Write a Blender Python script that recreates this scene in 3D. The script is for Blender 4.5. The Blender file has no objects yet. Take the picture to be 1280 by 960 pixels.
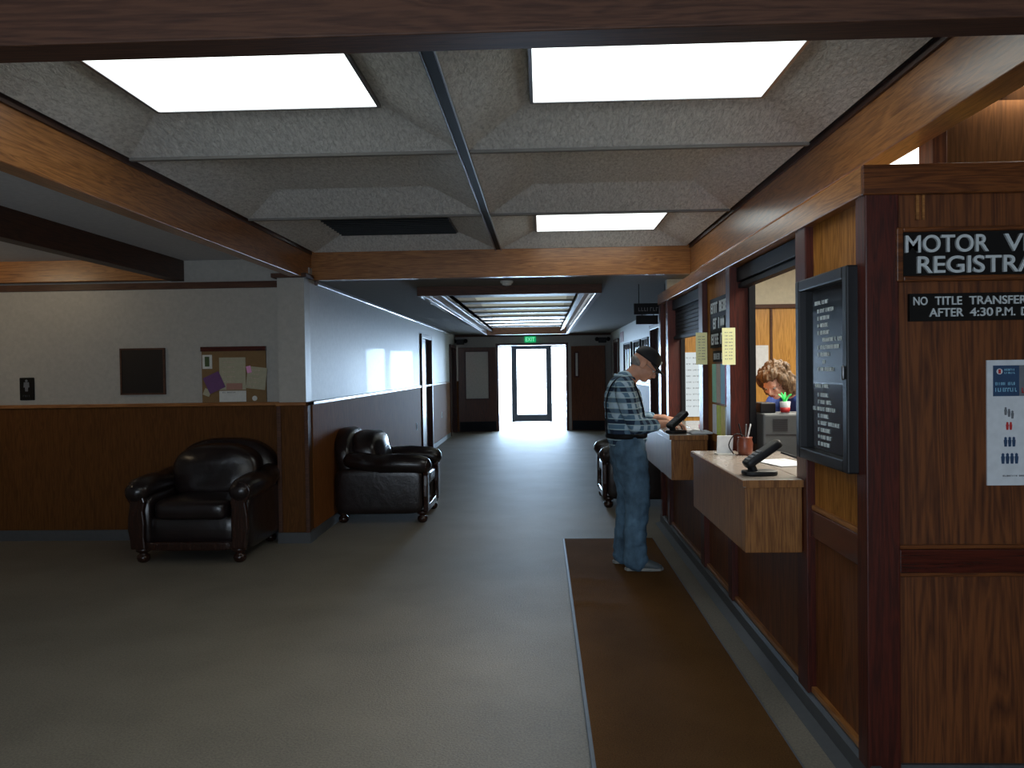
import bpy, bmesh, math, random
from mathutils import Vector, Matrix, noise
random.seed(7)
C = bpy.context.scene.collection
V = Vector
PI = math.pi

# ------------------------------------------------------------------ materials
def nmat(name):
    m = bpy.data.materials.new(name); m.use_nodes = True
    nt = m.node_tree; b = nt.nodes['Principled BSDF']
    return m, nt, b
def L(nt, a, b): nt.links.new(a, b)
def coords(nt, scale=(1, 1, 1)):
    tc = nt.nodes.new('ShaderNodeTexCoord'); mp = nt.nodes.new('ShaderNodeMapping')
    mp.inputs['Scale'].default_value = scale
    L(nt, tc.outputs['Object'], mp.inputs['Vector'])
    return mp.outputs['Vector']
def noise_n(nt, vec, s, det=4, rough=.55, dist=0):
    n = nt.nodes.new('ShaderNodeTexNoise'); n.inputs['Scale'].default_value = s
    n.inputs['Detail'].default_value = det; n.inputs['Roughness'].default_value = rough
    n.inputs['Distortion'].default_value = dist
    L(nt, vec, n.inputs['Vector']); return n.outputs['Fac']
def ramp(nt, fac, stops):
    r = nt.nodes.new('ShaderNodeValToRGB'); e = r.color_ramp.elements
    while len(e) < len(stops): e.new(.5)
    for i, (p, c) in enumerate(stops):
        e[i].position = p; e[i].color = (*c, 1)
    L(nt, fac, r.inputs['Fac']); return r.outputs['Color']
def bump(nt, b, fac, strength=.3, dist=.01):
    n = nt.nodes.new('ShaderNodeBump'); n.inputs['Strength'].default_value = strength
    n.inputs['Distance'].default_value = dist
    L(nt, fac, n.inputs['Height']); L(nt, n.outputs['Normal'], b.inputs['Normal'])
def plain(name, c, rough=.6, metal=0, emit=0, coat=0, spec=None):
    m, nt, b = nmat(name)
    v = coords(nt); f = noise_n(nt, v, 30, 2)
    col = ramp(nt, f, [(.3, tuple(x*.93 for x in c)), (.7, tuple(min(1, x*1.05) for x in c))])
    L(nt, col, b.inputs['Base Color'])
    b.inputs['Roughness'].default_value = rough; b.inputs['Metallic'].default_value = metal
    b.inputs['Coat Weight'].default_value = coat
    if spec is not None: b.inputs['Specular IOR Level'].default_value = spec
    if emit:
        b.inputs['Emission Color'].default_value = (*c, 1); b.inputs['Emission Strength'].default_value = emit
    return m
def wood(name, dark, light, axis='Z', rough=.35, coat=.25, s=1.0, sp=.35):
    m, nt, b = nmat(name)
    st = {'Z': (9, 9, .55), 'X': (.55, 9, 9), 'Y': (9, .55, 9)}[axis]
    st = tuple(q*s for q in st)
    v = coords(nt, st)
    f1 = noise_n(nt, v, 1.6, 3, .5, 1.2)
    w = nt.nodes.new('ShaderNodeMath'); w.operation = 'MULTIPLY'; w.inputs[1].default_value = 9; L(nt, f1, w.inputs[0])
    fr = nt.nodes.new('ShaderNodeMath'); fr.operation = 'PINGPONG'; fr.inputs[1].default_value = .5; L(nt, w.outputs[0], fr.inputs[0])
    v2 = coords(nt, tuple(q*7 for q in st))
    f2 = noise_n(nt, v2, 2.2, 3, .6)
    ad = nt.nodes.new('ShaderNodeMath'); ad.operation = 'MULTIPLY_ADD'; ad.inputs[1].default_value = .7
    L(nt, fr.outputs[0], ad.inputs[0]); L(nt, f2, ad.inputs[2])
    col = ramp(nt, ad.outputs[0], [(.35, dark), (.62, tuple((a+c)/2 for a, c in zip(dark, light))), (.85, light)])
    L(nt, col, b.inputs['Base Color'])
    b.inputs['Roughness'].default_value = rough
    b.inputs['Specular IOR Level'].default_value = sp
    b.inputs['Coat Weight'].default_value = coat; b.inputs['Coat Roughness'].default_value = .22
    bump(nt, b, f2, .12, .004)
    return m
def ceil_mat(name, c):
    m, nt, b = nmat(name)
    v = coords(nt, (52, 20, 34)); f = noise_n(nt, v, 1.2, 5, .7, .8)
    col = ramp(nt, f, [(.3, tuple(x*.62 for x in c)), (.55, c), (.75, tuple(x*1.15 for x in c))])
    L(nt, col, b.inputs['Base Color']); b.inputs['Roughness'].default_value = .95
    bump(nt, b, f, 1.0, .02)
    return m
def carpet(name, c, s=1, amp=.25, bs=.5, sp=.25):
    m, nt, b = nmat(name)
    v = coords(nt); f = noise_n(nt, v, 240*s, 3, .7); g = noise_n(nt, v, 1.7, 4, .6); 
    mx = nt.nodes.new('ShaderNodeMath'); mx.operation = 'MULTIPLY_ADD'; mx.inputs[1].default_value = .45
    L(nt, g, mx.inputs[0]); L(nt, f, mx.inputs[2])
    col = ramp(nt, mx.outputs[0], [(.5, tuple(x*(1-amp) for x in c)), (.95, tuple(x*(1+amp) for x in c))])
    L(nt, col, b.inputs['Base Color']); b.inputs['Roughness'].default_value = .9
    b.inputs['Specular IOR Level'].default_value = sp
    bump(nt, b, f, bs, .006)
    return m
def leather(name, c):
    m, nt, b = nmat(name)
    v = coords(nt); f = noise_n(nt, v, 7, 5, .6, .4); g = noise_n(nt, v, 160, 2)
    L(nt, ramp(nt, f, [(.3, tuple(x*.6 for x in c)), (.8, tuple(x*1.5 for x in c))]), b.inputs['Base Color'])
    b.inputs['Roughness'].default_value = .3; b.inputs['Coat Weight'].default_value = .35; b.inputs['Coat Roughness'].default_value = .2
    bump(nt, b, f, .35, .015)
    return m
def plaid(name):
    m, nt, b = nmat(name)
    tc = nt.nodes.new('ShaderNodeTexCoord'); sp = nt.nodes.new('ShaderNodeSeparateXYZ')
    L(nt, tc.outputs['Object'], sp.inputs[0])
    def band(sock, freq, ph, lo, hi):
        a = nt.nodes.new('ShaderNodeMath'); a.operation = 'MULTIPLY_ADD'; a.inputs[1].default_value = freq; a.inputs[2].default_value = ph
        L(nt, sock, a.inputs[0])
        s = nt.nodes.new('ShaderNodeMath'); s.operation = 'SINE'; L(nt, a.outputs[0], s.inputs[0])
        r = nt.nodes.new('ShaderNodeMapRange'); r.inputs[1].default_value = lo; r.inputs[2].default_value = hi
        L(nt, s.outputs[0], r.inputs[0]); return r.outputs[0]
    xy = nt.nodes.new('ShaderNodeMath'); xy.operation = 'ADD'; L(nt, sp.outputs[0], xy.inputs[0]); L(nt, sp.outputs[1], xy.inputs[1])
    def mix(fac, A, B):
        x = nt.nodes.new('ShaderNodeMix'); x.data_type = 'RGBA'; L(nt, fac, x.inputs[0])
        for s_, v_ in ((x.inputs[6], A), (x.inputs[7], B)):
            if isinstance(v_, tuple): s_.default_value = (*v_, 1)
            else: L(nt, v_, s_)
        return x.outputs[2]
    hz = band(sp.outputs[2], 2*PI/.075, 0, -.1, .25)
    vt = band(xy.outputs[0], 2*PI/.07, .6, -.1, .25)
    th = band(sp.outputs[2], 2*PI/.0375, 1.2, .75, .95)
    A = mix(vt, (.50, .66, .78), (.12, .23, .34))
    B = mix(vt, (.12, .21, .30), (.015, .035, .075))
    c = mix(hz, A, B); c = mix(th, c, (.45, .62, .68))
    L(nt, c, b.inputs['Base Color']); b.inputs['Roughness'].default_value = .85
    bump(nt, b, noise_n(nt, coords(nt), 14, 3), .6, .03)
    return m
def denim(name, c):
    m, nt, b = nmat(name)
    v = coords(nt, (1, 1, .6)); f = noise_n(nt, v, 9, 4, .6); g = noise_n(nt, coords(nt), 400, 1)
    L(nt, ramp(nt, f, [(.3, tuple(x*.55 for x in c)), (.7, tuple(x*1.6 for x in c))]), b.inputs['Base Color'])
    b.inputs['Roughness'].default_value = .85; bump(nt, b, f, .7, .03)
    return m
def hairm(name, a, c):
    m, nt, b = nmat(name)
    f = noise_n(nt, coords(nt, (22, 22, 7)), 3, 4, .6, 1.2)
    L(nt, ramp(nt, f, [(.3, a), (.7, c)]), b.inputs['Base Color']); b.inputs['Roughness'].default_value = .5
    bump(nt, b, f, .8, .008); return m
def glassm(name, tint=(1, 1, 1), amt=.12):
    m = bpy.data.materials.new(name); m.use_nodes = True; nt = m.node_tree; nt.nodes.clear()
    o = nt.nodes.new('ShaderNodeOutputMaterial'); t = nt.nodes.new('ShaderNodeBsdfTransparent'); g = nt.nodes.new('ShaderNodeBsdfGlossy')
    t.inputs[0].default_value = (*tint, 1); g.inputs['Roughness'].default_value = .05
    mx = nt.nodes.new('ShaderNodeMixShader'); mx.inputs[0].default_value = amt
    L(nt, t.outputs[0], mx.inputs[1]); L(nt, g.outputs[0], mx.inputs[2]); L(nt, mx.outputs[0], o.inputs[0]); return m
def emitm(name, c, s):
    m = bpy.data.materials.new(name); m.use_nodes = True; nt = m.node_tree; nt.nodes.clear()
    o = nt.nodes.new('ShaderNodeOutputMaterial'); e = nt.nodes.new('ShaderNodeEmission')
    e.inputs[0].default_value = (*c, 1); e.inputs[1].default_value = s; L(nt, e.outputs[0], o.inputs[0]); return m

OD, OL = (.058, .015, .004), (.18, .055, .013)
M = {}
M['oak_z'] = wood('oak_z', OD, OL, 'Z', .5, .06, s=.6)
M['oak_c'] = wood('corridor_oak', (.15, .046, .009), (.25, .085, .018), 'Z', .7, .0, sp=.15)
M['oak_x'] = wood('oak_x', OD, OL, 'X')
M['oak_y'] = wood('oak_y', OD, OL, 'Y')
M['wains'] = wood('wainscot_wood', (.075, .028, .007), (.125, .048, .012), 'Z', .6, .0, sp=.12)
M['beam_x'] = wood('beam_x', (.17, .058, .012), (.40, .165, .045), 'X', .33, .35)
M['beam_y'] = wood('beam_y', (.17, .058, .012), (.40, .165, .045), 'Y', .33, .35)
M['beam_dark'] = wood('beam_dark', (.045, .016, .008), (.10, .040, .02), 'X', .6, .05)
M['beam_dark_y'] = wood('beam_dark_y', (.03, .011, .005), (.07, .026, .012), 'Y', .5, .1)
M['mahog'] = wood('mahogany', (.030, .004, .002), (.085, .012, .005), 'Z', .42, .2)
M['mahog_x'] = wood('mahogany_x', (.030, .004, .002), (.085, .012, .005), 'X', .25, .5)
M['mahog_y'] = wood('mahogany_y', (.030, .004, .002), (.085, .012, .005), 'Y', .25, .5)
M['ctr_wood'] = wood('counter_oak', (.14, .05, .013), (.33, .14, .04), 'Z', .35, .3)
M['door_wood'] = wood('door_wood', (.06, .016, .008), (.12, .033, .014), 'Z', .35, .3)
M['fire_wood'] = wood('fire_door_wood', (.09, .027, .010), (.17, .055, .02), 'Z', .35, .3)
M['off_wood'] = wood('office_oak', (.38, .17, .03), (.62, .32, .07), 'Z', .4, .2)
M['ceil'] = ceil_mat('coffer_panel', (.84, .85, .83))
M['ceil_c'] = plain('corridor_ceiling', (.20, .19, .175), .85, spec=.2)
M['ceil_l'] = plain('side_ceiling', (.62, .62, .64), .9)
M['black'] = plain('black_metal', (.008, .008, .010), .6, spec=.2)
M['blackp'] = plain('black_plastic', (.010, .010, .012), .45, coat=.0, spec=.35)
M['steel'] = plain('grey_rail', (.25, .25, .26), .35, .8)
M['wall'] = plain('painted_wall', (.42, .40, .36), .42, spec=.6)
M['wall_gl'] = plain('glossy_painted_wall', (.50, .50, .49), .48, coat=.04)
M['cream'] = plain('cream_wall', (.62, .58, .45), .7)
M['base'] = plain('vinyl_base', (.075, .078, .082), .5)
M['carpet'] = carpet('grey_carpet', (.225, .197, .155), .42, .30, .45, .5)
M['carpet'].node_tree.nodes['Principled BSDF'].inputs['Roughness'].default_value = .62
M['carpet'].node_tree.nodes['Principled BSDF'].inputs['Specular Tint'].default_value = (.75, .85, 1, 1)
M['mat'] = carpet('brown_mat', (.13, .064, .024), .7, .35, .9, .03)
M['matedge'] = plain('mat_edge', (.12, .14, .17), .5)
M['leather'] = leather('dark_leather', (.014, .008, .008))
M['chairwood'] = wood('chair_wood', (.014, .005, .003), (.035, .012, .007), 'Z', .25, .5)
M['brass'] = plain('brass', (.35, .22, .08), .3, 1)
M['lam'] = plain('laminate_top', (.42, .36, .31), .25, coat=.4)
M['white'] = plain('white_paper', (.72, .75, .78), .6)
M['tag'] = plain('off_white', (.66, .66, .62), .6)
M['sign'] = plain('sign_black', (.010, .009, .008), .7, spec=.15)
M['letter'] = plain('letter_silver', (.60, .64, .64), .4)
M['letterw'] = plain('letter_white', (.88, .93, .92), .6)
M['glassdark'] = plain('board_felt', (.006, .008, .010), .12, coat=.6)
M['frame_dk'] = plain('dark_aluminium', (.006, .008, .014), .5, .0, spec=.2)
M['glass'] = glassm('clear_glass')
M['glass_o'] = plain('pale_reflection_pane', (.75, .74, .70), .08, coat=1)  # opaque; bright reflection in the door panes painted as a pale base colour
M['light'] = emitm('troffer_diffuser', (.93, 1.0, .97), 2.6)
M['light_o'] = emitm('office_diffuser', (1.0, .98, .90), 4.0)
M['well'] = emitm('well_glow', (.8, .85, .72), .35)
M['exit'] = emitm('exit_green', (.01, .45, .16), .9)
M['skin'] = plain('skin', (.68, .34, .22), .5)
M['skinw'] = plain('skin_pale', (.85, .52, .40), .5)
M['plaid'] = plaid('blue_plaid')
M['denim'] = denim('blue_denim', (.085, .16, .24))
M['denimd'] = plain('dark_slacks', (.02, .02, .025), .8)
M['cap'] = plain('black_cap', (.008, .009, .013), .7)
M['greyhair'] = hairm('grey_hair', (.16, .15, .14), (.4, .38, .36))
M['brownhair'] = hairm('brown_hair', (.035, .02, .010), (.26, .16, .085))
M['bluetop'] = plain('blue_top', (.03, .08, .36), .8)
M['shoe'] = plain('shoe_grey', (.10, .12, .13), .6)
M['sole'] = plain('shoe_sole', (.32, .32, .30), .7)
M['eye'] = plain('eye_white', (.7, .7, .7), .2)
M['pupil'] = plain('pupil', (.02, .012, .01), .1)
M['lip'] = plain('lip', (.38, .13, .10), .5)
M['greybox'] = plain('grey_plastic', (.085, .095, .10), .45)
M['greyd'] = plain('dark_grey_plastic', (.035, .037, .042), .5)
M['yel'] = plain('pale_yellow_paper', (.92, .92, .50), .6, emit=.10)  # faint emission stands in for light on the shaded paper
M['lime'] = plain('lime_paper', (.70, .80, .10), .8)
M['gold'] = plain('gold_paper', (.85, .70, .18), .8)
M['mint'] = plain('mint_paper', (.38, .78, .58), .8)
M['tan'] = plain('tan_paper', (.62, .48, .38), .8)
M['sky'] = plain('blue_paper', (.35, .70, .90), .8)
M['pink'] = plain('pink_paper', (.85, .38, .65), .8)
M['purple'] = plain('purple_paper', (.14, .05, .16), .6)
M['cork'] = plain('cork', (.22, .13, .055), .9)
M['creamp'] = plain('cream_paper', (.42, .39, .27), .6)
M['rose'] = plain('rose_print', (.40, .20, .15), .6)
M['navy'] = plain('navy_print', (.03, .07, .15), .4)
M['red'] = plain('red_print', (.55, .03, .03), .5)
M['grey'] = plain('grey_print', (.16, .17, .19), .6)
M['green'] = plain('bright_green', (.05, .75, .15), .5)
M['vase'] = plain('red_brown_ceramic', (.16, .04, .02), .3)
M['plaque'] = plain('bronze_plaque', (.022, .016, .013), .45, .5)
M['louver'] = plain('louver_metal', (.20, .21, .20), .55, .1)
M['glow_trim'] = plain('lacquered_trim', (.16, .12, .11), .40, .0, coat=.25)
M['ground'] = plain('outside_paving', (.7, .7, .7), .9)
M['fmetal'] = plain('silver_frame', (.3, .3, .32), .35, .8)

# ------------------------------------------------------------------ geometry helpers
def bx(bm, x0, x1, y0, y1, z0, z1):
    r = bmesh.ops.create_cube(bm, size=1.0)
    for v in r['verts']:
        v.co = V(((x0+x1)/2+v.co.x*(x1-x0), (y0+y1)/2+v.co.y*(y1-y0), (z0+z1)/2+v.co.z*(z1-z0)))
    return r['verts']
def obox(bm, c, ax, ay, az, dx, dy, dz):
    r = bmesh.ops.create_cube(bm, size=1.0); c = V(c)
    for v in r['verts']:
        v.co = c + V(ax)*v.co.x*dx + V(ay)*v.co.y*dy + V(az)*v.co.z*dz
def obj(name, bm, m, parent=None, bevel=0, smooth=False, seg=2):
    bmesh.ops.recalc_face_normals(bm, faces=bm.faces)
    me = bpy.data.meshes.new(name); bm.to_mesh(me); bm.free()
    if m is not None: me.materials.append(m)
    if smooth:
        for p in me.polygons: p.use_smooth = True
    o = bpy.data.objects.new(name, me); C.objects.link(o)
    if bevel:
        b = o.modifiers.new('b', 'BEVEL'); b.width = bevel; b.segments = seg; b.limit_method = 'ANGLE'
    if parent:
        o.parent = parent; 
    return o
def box(name, x0, x1, y0, y1, z0, z1, m, parent=None, bevel=0):
    bm = bmesh.new(); bx(bm, x0, x1, y0, y1, z0, z1); return obj(name, bm, m, parent, bevel)
def struct(o): o['kind'] = 'structure'; return o
def tag(o, label, cat, group=None):
    o['label'] = label; o['category'] = cat
    if group: o['group'] = group
    return o
def thing(name, label, cat, loc=(0, 0, 0), rz=0, group=None):
    o = bpy.data.objects.new(name, None); C.objects.link(o); o.location = loc; o.rotation_euler = (0, 0, rz)
    o.empty_display_size = .1
    return tag(o, label, cat, group)
def rebase(root):
    """child meshes were modelled in world coordinates: re-express them about the thing's base"""
    bpy.context.view_layer.update()
    inv = root.matrix_basis.inverted()
    done = set()
    def go(o):
        for ch in [c for c in bpy.data.objects if c.parent == o]:
            if ch.data and ch.data.name not in done:
                ch.data.transform(inv); done.add(ch.data.name)
            go(ch)
    go(root)
def tri_tube(bm, pts, rad, n=16, side=None, caps=True):
    """closed tube through pts; rad items are r or (a,b): a along 'side', b across"""
    pts = [V(p) for p in pts]; rings = []
    R = [(r, r) if not isinstance(r, tuple) else r for r in rad]
    P, Q = [], []
    if caps:
        d = (pts[1]-pts[0]).normalized(); m0 = min(R[0])
        for k, q in ((1.0, .12), (.8, .6), (.45, .89)):
            P.append(pts[0]-d*m0*k*.9); Q.append((R[0][0]*q, R[0][1]*q))
    P += pts; Q += R
    if caps:
        d = (pts[-1]-pts[-2]).normalized(); m0 = min(R[-1])
        for k, q in ((.45, .89), (.8, .6), (1.0, .12)):
            P.append(pts[-1]+d*m0*k*.9); Q.append((R[-1][0]*q, R[-1][1]*q))
    prev = V(side) if side else None
    for i, p in enumerate(P):
        d = (P[min(i+1, len(P)-1)]-P[max(i-1, 0)]).normalized()
        s = prev if prev is not None else d.orthogonal()
        s = (s-d*s.dot(d))
        if s.length < 1e-5: s = d.orthogonal()
        s.normalize(); t = d.cross(s); prev = s.copy() if side is None else V(side)
        rings.append([bm.verts.new(p+s*Q[i][0]*math.cos(2*PI*k/n)+t*Q[i][1]*math.sin(2*PI*k/n)) for k in range(n)])
    for a, b in zip(rings[:-1], rings[1:]):
        for k in range(n): bm.faces.new((a[k], a[(k+1) % n], b[(k+1) % n], b[k]))
    bm.faces.new(rings[0]); bm.faces.new(list(reversed(rings[-1])))
def smoothpath(pts, rad, n=4):
    """Catmull-Rom through points and radii"""
    P = [V(p) for p in pts]; R = [V(r if isinstance(r, tuple) else (r, r)) for r in rad]
    out, ro = [], []
    for i in range(len(P)-1):
        a, b, c, d = P[max(i-1, 0)], P[i], P[i+1], P[min(i+2, len(P)-1)]
        for k in range(n):
            t = k/n
            out.append(.5*((2*b)+(c-a)*t+(2*a-5*b+4*c-d)*t*t+(3*b-a-3*c+d)*t**3)); r = R[i].lerp(R[i+1], t); ro.append((r[0], r[1]))
    out.append(P[-1]); ro.append((R[-1][0], R[-1][1])); return out, ro
def limb(bm, pts, rad, n=16, side=None):
    p, r = smoothpath(pts, rad); tri_tube(bm, p, r, n, side)
def sq(bm, c, dx, dy, dz, e1=.5, e2=.5, nu=24, nv=16, mat=None, f=None):
    """superellipsoid: half sizes dx dy dz"""
    c = V(c); sg = lambda w, e: math.copysign(abs(w)**e, w)
    rows = []
    for j in range(nv+1):
        v = -PI/2+PI*j/nv; row = []
        for i in range(nu):
            u = 2*PI*i/nu
            p = V((dx*sg(math.cos(v), e1)*sg(math.cos(u), e2), dy*sg(math.cos(v), e1)*sg(math.sin(u), e2), dz*sg(math.sin(v), e1)))
            if f: p = f(p)
            if mat is not None: p = mat @ p
            row.append(p+c)
        rows.append(row)
    vs = []
    for j, row in enumerate(rows):
        if j in (0, nv): vs.append([bm.verts.new(row[0])])
        else: vs.append([bm.verts.new(p) for p in row])
    for j in range(nv):
        a, b = vs[j], vs[j+1]
        for i in range(nu):
            k = (i+1) % nu
            if len(a) == 1: bm.faces.new((a[0], b[k], b[i]))
            elif len(b) == 1: bm.faces.new((a[i], a[k], b[0]))
            else: bm.faces.new((a[i], a[k], b[k], b[i]))
def lathe(bm, prof, c=(0, 0, 0), n=20):
    c = V(c); rings = [[bm.verts.new(c+V((r*math.cos(2*PI*k/n), r*math.sin(2*PI*k/n), z))) for k in range(n)] for r, z in prof]
    for a, b in zip(rings[:-1], rings[1:]):
        for k in range(n): bm.faces.new((a[k], a[(k+1) % n], b[(k+1) % n], b[k]))
    bm.faces.new(list(reversed(rings[0]))); bm.faces.new(rings[-1])
def prism(bm, outline, o, ax, ay, dn):
    """outline in (ax, ay) plane from origin o, extruded along dn"""
    o, ax, ay, dn = V(o), V(ax), V(ay), V(dn)
    a = [bm.verts.new(o+ax*p[0]+ay*p[1]) for p in outline]; b = [bm.verts.new(v.co+dn) for v in a]
    bm.faces.new(a); bm.faces.new(list(reversed(b)))
    for i in range(len(a)):
        k = (i+1) % len(a); bm.faces.new((a[i], b[i], b[k], a[k]))
def fuse(name, bm, m, parent=None, vox=.006, it=4):
    """voxel-fuse overlapping closed shells into one continuous surface"""
    o = obj('tmp', bm, m)
    r = o.modifiers.new('r', 'REMESH'); r.mode = 'VOXEL'; r.voxel_size = vox; r.use_smooth_shade = True
    s = o.modifiers.new('s', 'SMOOTH'); s.iterations = it; s.factor = .5
    dg = bpy.context.evaluated_depsgraph_get()
    me = bpy.data.meshes.new_from_object(o.evaluated_get(dg))
    bpy.data.objects.remove(o); me.name = name
    me.materials.clear(); me.materials.append(m)
    for p in me.polygons: p.use_smooth = True
    n = bpy.data.objects.new(name, me); C.objects.link(n)
    if parent: n.parent = parent
    return n
def wrinkle(o, sc, amp, seed=0):
    me = o.data; S = V(sc); nn = [v.normal.copy() for v in me.vertices]
    for v, n in zip(me.vertices, nn):
        p = V((v.co.x*S.x, v.co.y*S.y, v.co.z*S.z+seed)); v.co += n*amp*max(-.28, noise.noise(p)+.5*noise.noise(p*2.1))
    return o
def text(s, o, right, up, w, h, m, depth=.004, name='lettering', parent=None):
    cu = bpy.data.curves.new('t', 'FONT'); cu.body = s; cu.extrude = .02; cu.offset = .012
    t = bpy.data.objects.new('t', cu); C.objects.link(t)
    dg = bpy.context.evaluated_depsgraph_get(); me = bpy.data.meshes.new_from_object(t.evaluated_get(dg))
    bpy.data.objects.remove(t)
    xs = [v.co.x for v in me.vertices]; ys = [v.co.y for v in me.vertices]
    x0, x1, y0, y1 = min(xs), max(xs), min(ys), max(ys)
    right, up = V(right).normalized(), V(up).normalized(); nrm = right.cross(up)
    for v in me.vertices:
        a = (v.co.x-x0)/(x1-x0)*w; b = (v.co.y-y0)/(y1-y0)*h; d = v.co.z/.02*depth/2
        v.co = V(o)+right*a+up*b+nrm*(d+depth/2)
    me.materials.clear(); me.materials.append(m); me.name = name
    ob = bpy.data.objects.new(name, me); C.objects.link(ob)
    if parent: ob.parent = parent
    return ob
def glyphs(bm, o, right, up, words, h, lw, d=.003):
    """rows of tiny letter-like strokes, words = list of letter counts"""
    right, up = V(right), V(up); nrm = right.cross(up); x = 0; o = V(o)
    for wlen in words:
        for k in range(wlen):
            kind = random.choice('IEHOLT')
            def st(a0, a1, b0, b1):
                obox(bm, o+right*(x+(a0+a1)/2*lw)+up*((b0+b1)/2*h)+nrm*d/2, right, up, nrm, (a1-a0)*lw, (b1-b0)*h, d)
            st(.1, .32, 0, 1)
            if kind in 'HO': st(.58, .8, 0, 1)
            if kind in 'EOT': st(.1, .8, .8, 1)
            if kind in 'EOL': st(.1, .8, 0, .2)
            if kind in 'EH': st(.1, .75, .42, .6)
            x += lw
        x += lw*.9
FX, FZ = V((1, 0, 0)), V((0, 0, 1))       # writing on planes facing -Y
SX = V((0, -1, 0))                         # writing on planes facing -X

# ------------------------------------------------------------------ dimensions
XL, XR, XC = -1.993, 1.295, -.354         # inner faces of long beams, centre rail
G, B = 2.485, 2.246                       # coffer grid height, beam underside / corridor ceiling
HL = 2.60
Y0, Y1, Y2, Y3 = 2.3, 3.9, 5.5, 7.1
XW = -1.985                               # corridor left wall
YL = 7.02                                 # wall facing us on the left
XK = 1.10                                 # counter wall
YF = 2.80                                 # motor-vehicle wall facing us
YE = 19.0                                 # far end wall
XRC = 1.62                                # corridor right wall
ZW = 1.18                                 # wainscot height

# ------------------------------------------------------------------ floor and shell
struct(box('floor', -6.3, 4.6, -3.2, 22.35, -.08, 0, M['carpet']))
struct(box('floor', -8, 8, 22.35, 34, -.10, -.02, M['ground']))
def wall(name, x0, x1, y0, y1, z0, z1, m): return struct(box(name, x0, x1, y0, y1, z0, z1, m))
# left wall facing the camera
wall('wall_front_upper', -6.2, -2.10, YL, YL+.12, ZW, 2.75, M['wall'])
wall('wall_front_wainscot', -6.2, -2.10, YL-.012, YL+.12, 0, ZW, M['wains'])
bm = bmesh.new(); bx(bm, -6.2, -2.22, YL-.035, YL, ZW-.018, ZW+.012); bx(bm, -2.24, -1.965, 6.83, YL, ZW-.018, ZW+.012); bx(bm, -1.985, -1.965, 6.83, 17.6, ZW-.018, ZW+.012)
struct(obj('trim_1', bm, M['beam_x'], bevel=.004))
box_ = struct(box('baseboard_front', -6.2, -2.22, YL-.025, YL, 0, .092, M['base']))
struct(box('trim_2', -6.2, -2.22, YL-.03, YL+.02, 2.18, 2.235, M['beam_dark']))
# pillar at the corridor corner
wall('wall_pillar_upper', -2.215, XW, 6.85, YL, ZW, B+.02, M['wall'])
wall('wall_pillar_wainscot', -2.215, XW, 6.848, YL, 0, ZW, M['wains'])
bm = bmesh.new(); bx(bm, -2.235, -2.2, 6.832, YL, .09, ZW-.018); bx(bm, -2.0, -1.968, 6.832, 6.87, .09, ZW-.018)
struct(obj('trim_3', bm, M['beam_dark'], bevel=.004))
struct(box('trim_4', -2.25, -1.95, 6.80, YL, B-.005, B+.03, M['beam_dark']))
struct(box('baseboard_pillar', -2.24, -1.96, 6.825, YL, 0, .09, M['base']))
# corridor left wall with a doorway at 13.5-14.75
D1, D2 = 13.45, 14.75
for (a, b) in ((YL, D1), (D2, 17.72)):
    wall('wall_corridor_left_upper', XW-.12, XW, a, b, ZW, B+.1, M['wall_gl'])
    wall('wall_corridor_left_wainscot', XW-.12, XW+.006, a, b, 0, ZW, M['oak_c'])
    struct(box('baseboard_left', XW, XW+.016, a, b, 0, .09, M['base']))
wall('wall_corridor_left_lintel', XW-.12, XW, D1, D2, 2.05, B+.1, M['wall_gl'])
wall('wall_corridor_left_lintel', XW-.12, XW, 17.72, YE, 2.0, B+.1, M['wall_gl'])
struct(box('trim_5', XW, XW+.035, YL+.15, 17.8, B-.04, B, M['glow_trim'], bevel=.008))
def side_door(name, y0, y1, x, s, zt, leafm):
    """door in a corridor side wall; s=+1 when the corridor lies at larger x"""
    bm = bmesh.new()
    for a, b in ((y0, y0+.07), (y1-.07, y1)): bx(bm, x-.13*s, x+.03*s, a, b, 0, zt)
    bx(bm, x-.13*s, x+.03*s, y0+.07, y1-.07, zt-.07, zt)
    d = struct(obj(name, bm, M['mahog'], bevel=.004))
    lf = box('door_leaf', x-.09*s, x-.05*s, y0+.07, y1-.07, .01, zt-.07, leafm, d)
    bm = bmesh.new(); tri_tube(bm, [(x-.05*s, y0+.15, .95), (x, y0+.15, .95), (x, y0+.26, .95)], [.012]*3, 10)
    obj('door_handle', bm, M['steel'], d, smooth=True)
    return d
side_door('door_1', D1, D2, XW, 1, 2.05, M['door_wood'])
side_door('door_2', 17.72, 18.95, XW, 1, 2.0, M['door_wood'])
# right corridor wall
RD = [(10.9, 12.1), (17.0, 18.1)]
ys = [7.6, 10.9, 12.1, 17.0, 18.1, YE]
for a, b in zip(ys[::2], ys[1::2]):
    wall('wall_corridor_right_upper', XRC, XRC+.12, a, b, ZW, B+.1, M['wall_gl'])
    wall('wall_corridor_right_wainscot', XRC-.006, XRC+.12, a, b, 0, ZW, M['wains'])
    struct(box('baseboard_right', XRC-.016, XRC, a, b, 0, .09, M['base']))
for i, (a, b) in enumerate(RD):
    wall('wall_corridor_right_lintel', XRC, XRC+.12, a, b, 2.05, B+.1, M['wall_gl'])
    side_door('door_%d' % (3+i), a, b, XRC, -1, 2.05, M['door_wood'])
bm = bmesh.new(); bx(bm, XRC-.02, XRC, 7.6, 10.9, ZW-.018, ZW+.012); bx(bm, XRC-.02, XRC, 12.1, 17.0, ZW-.018, ZW+.012)
struct(obj('trim_6', bm, M['beam_x'], bevel=.004))
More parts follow.
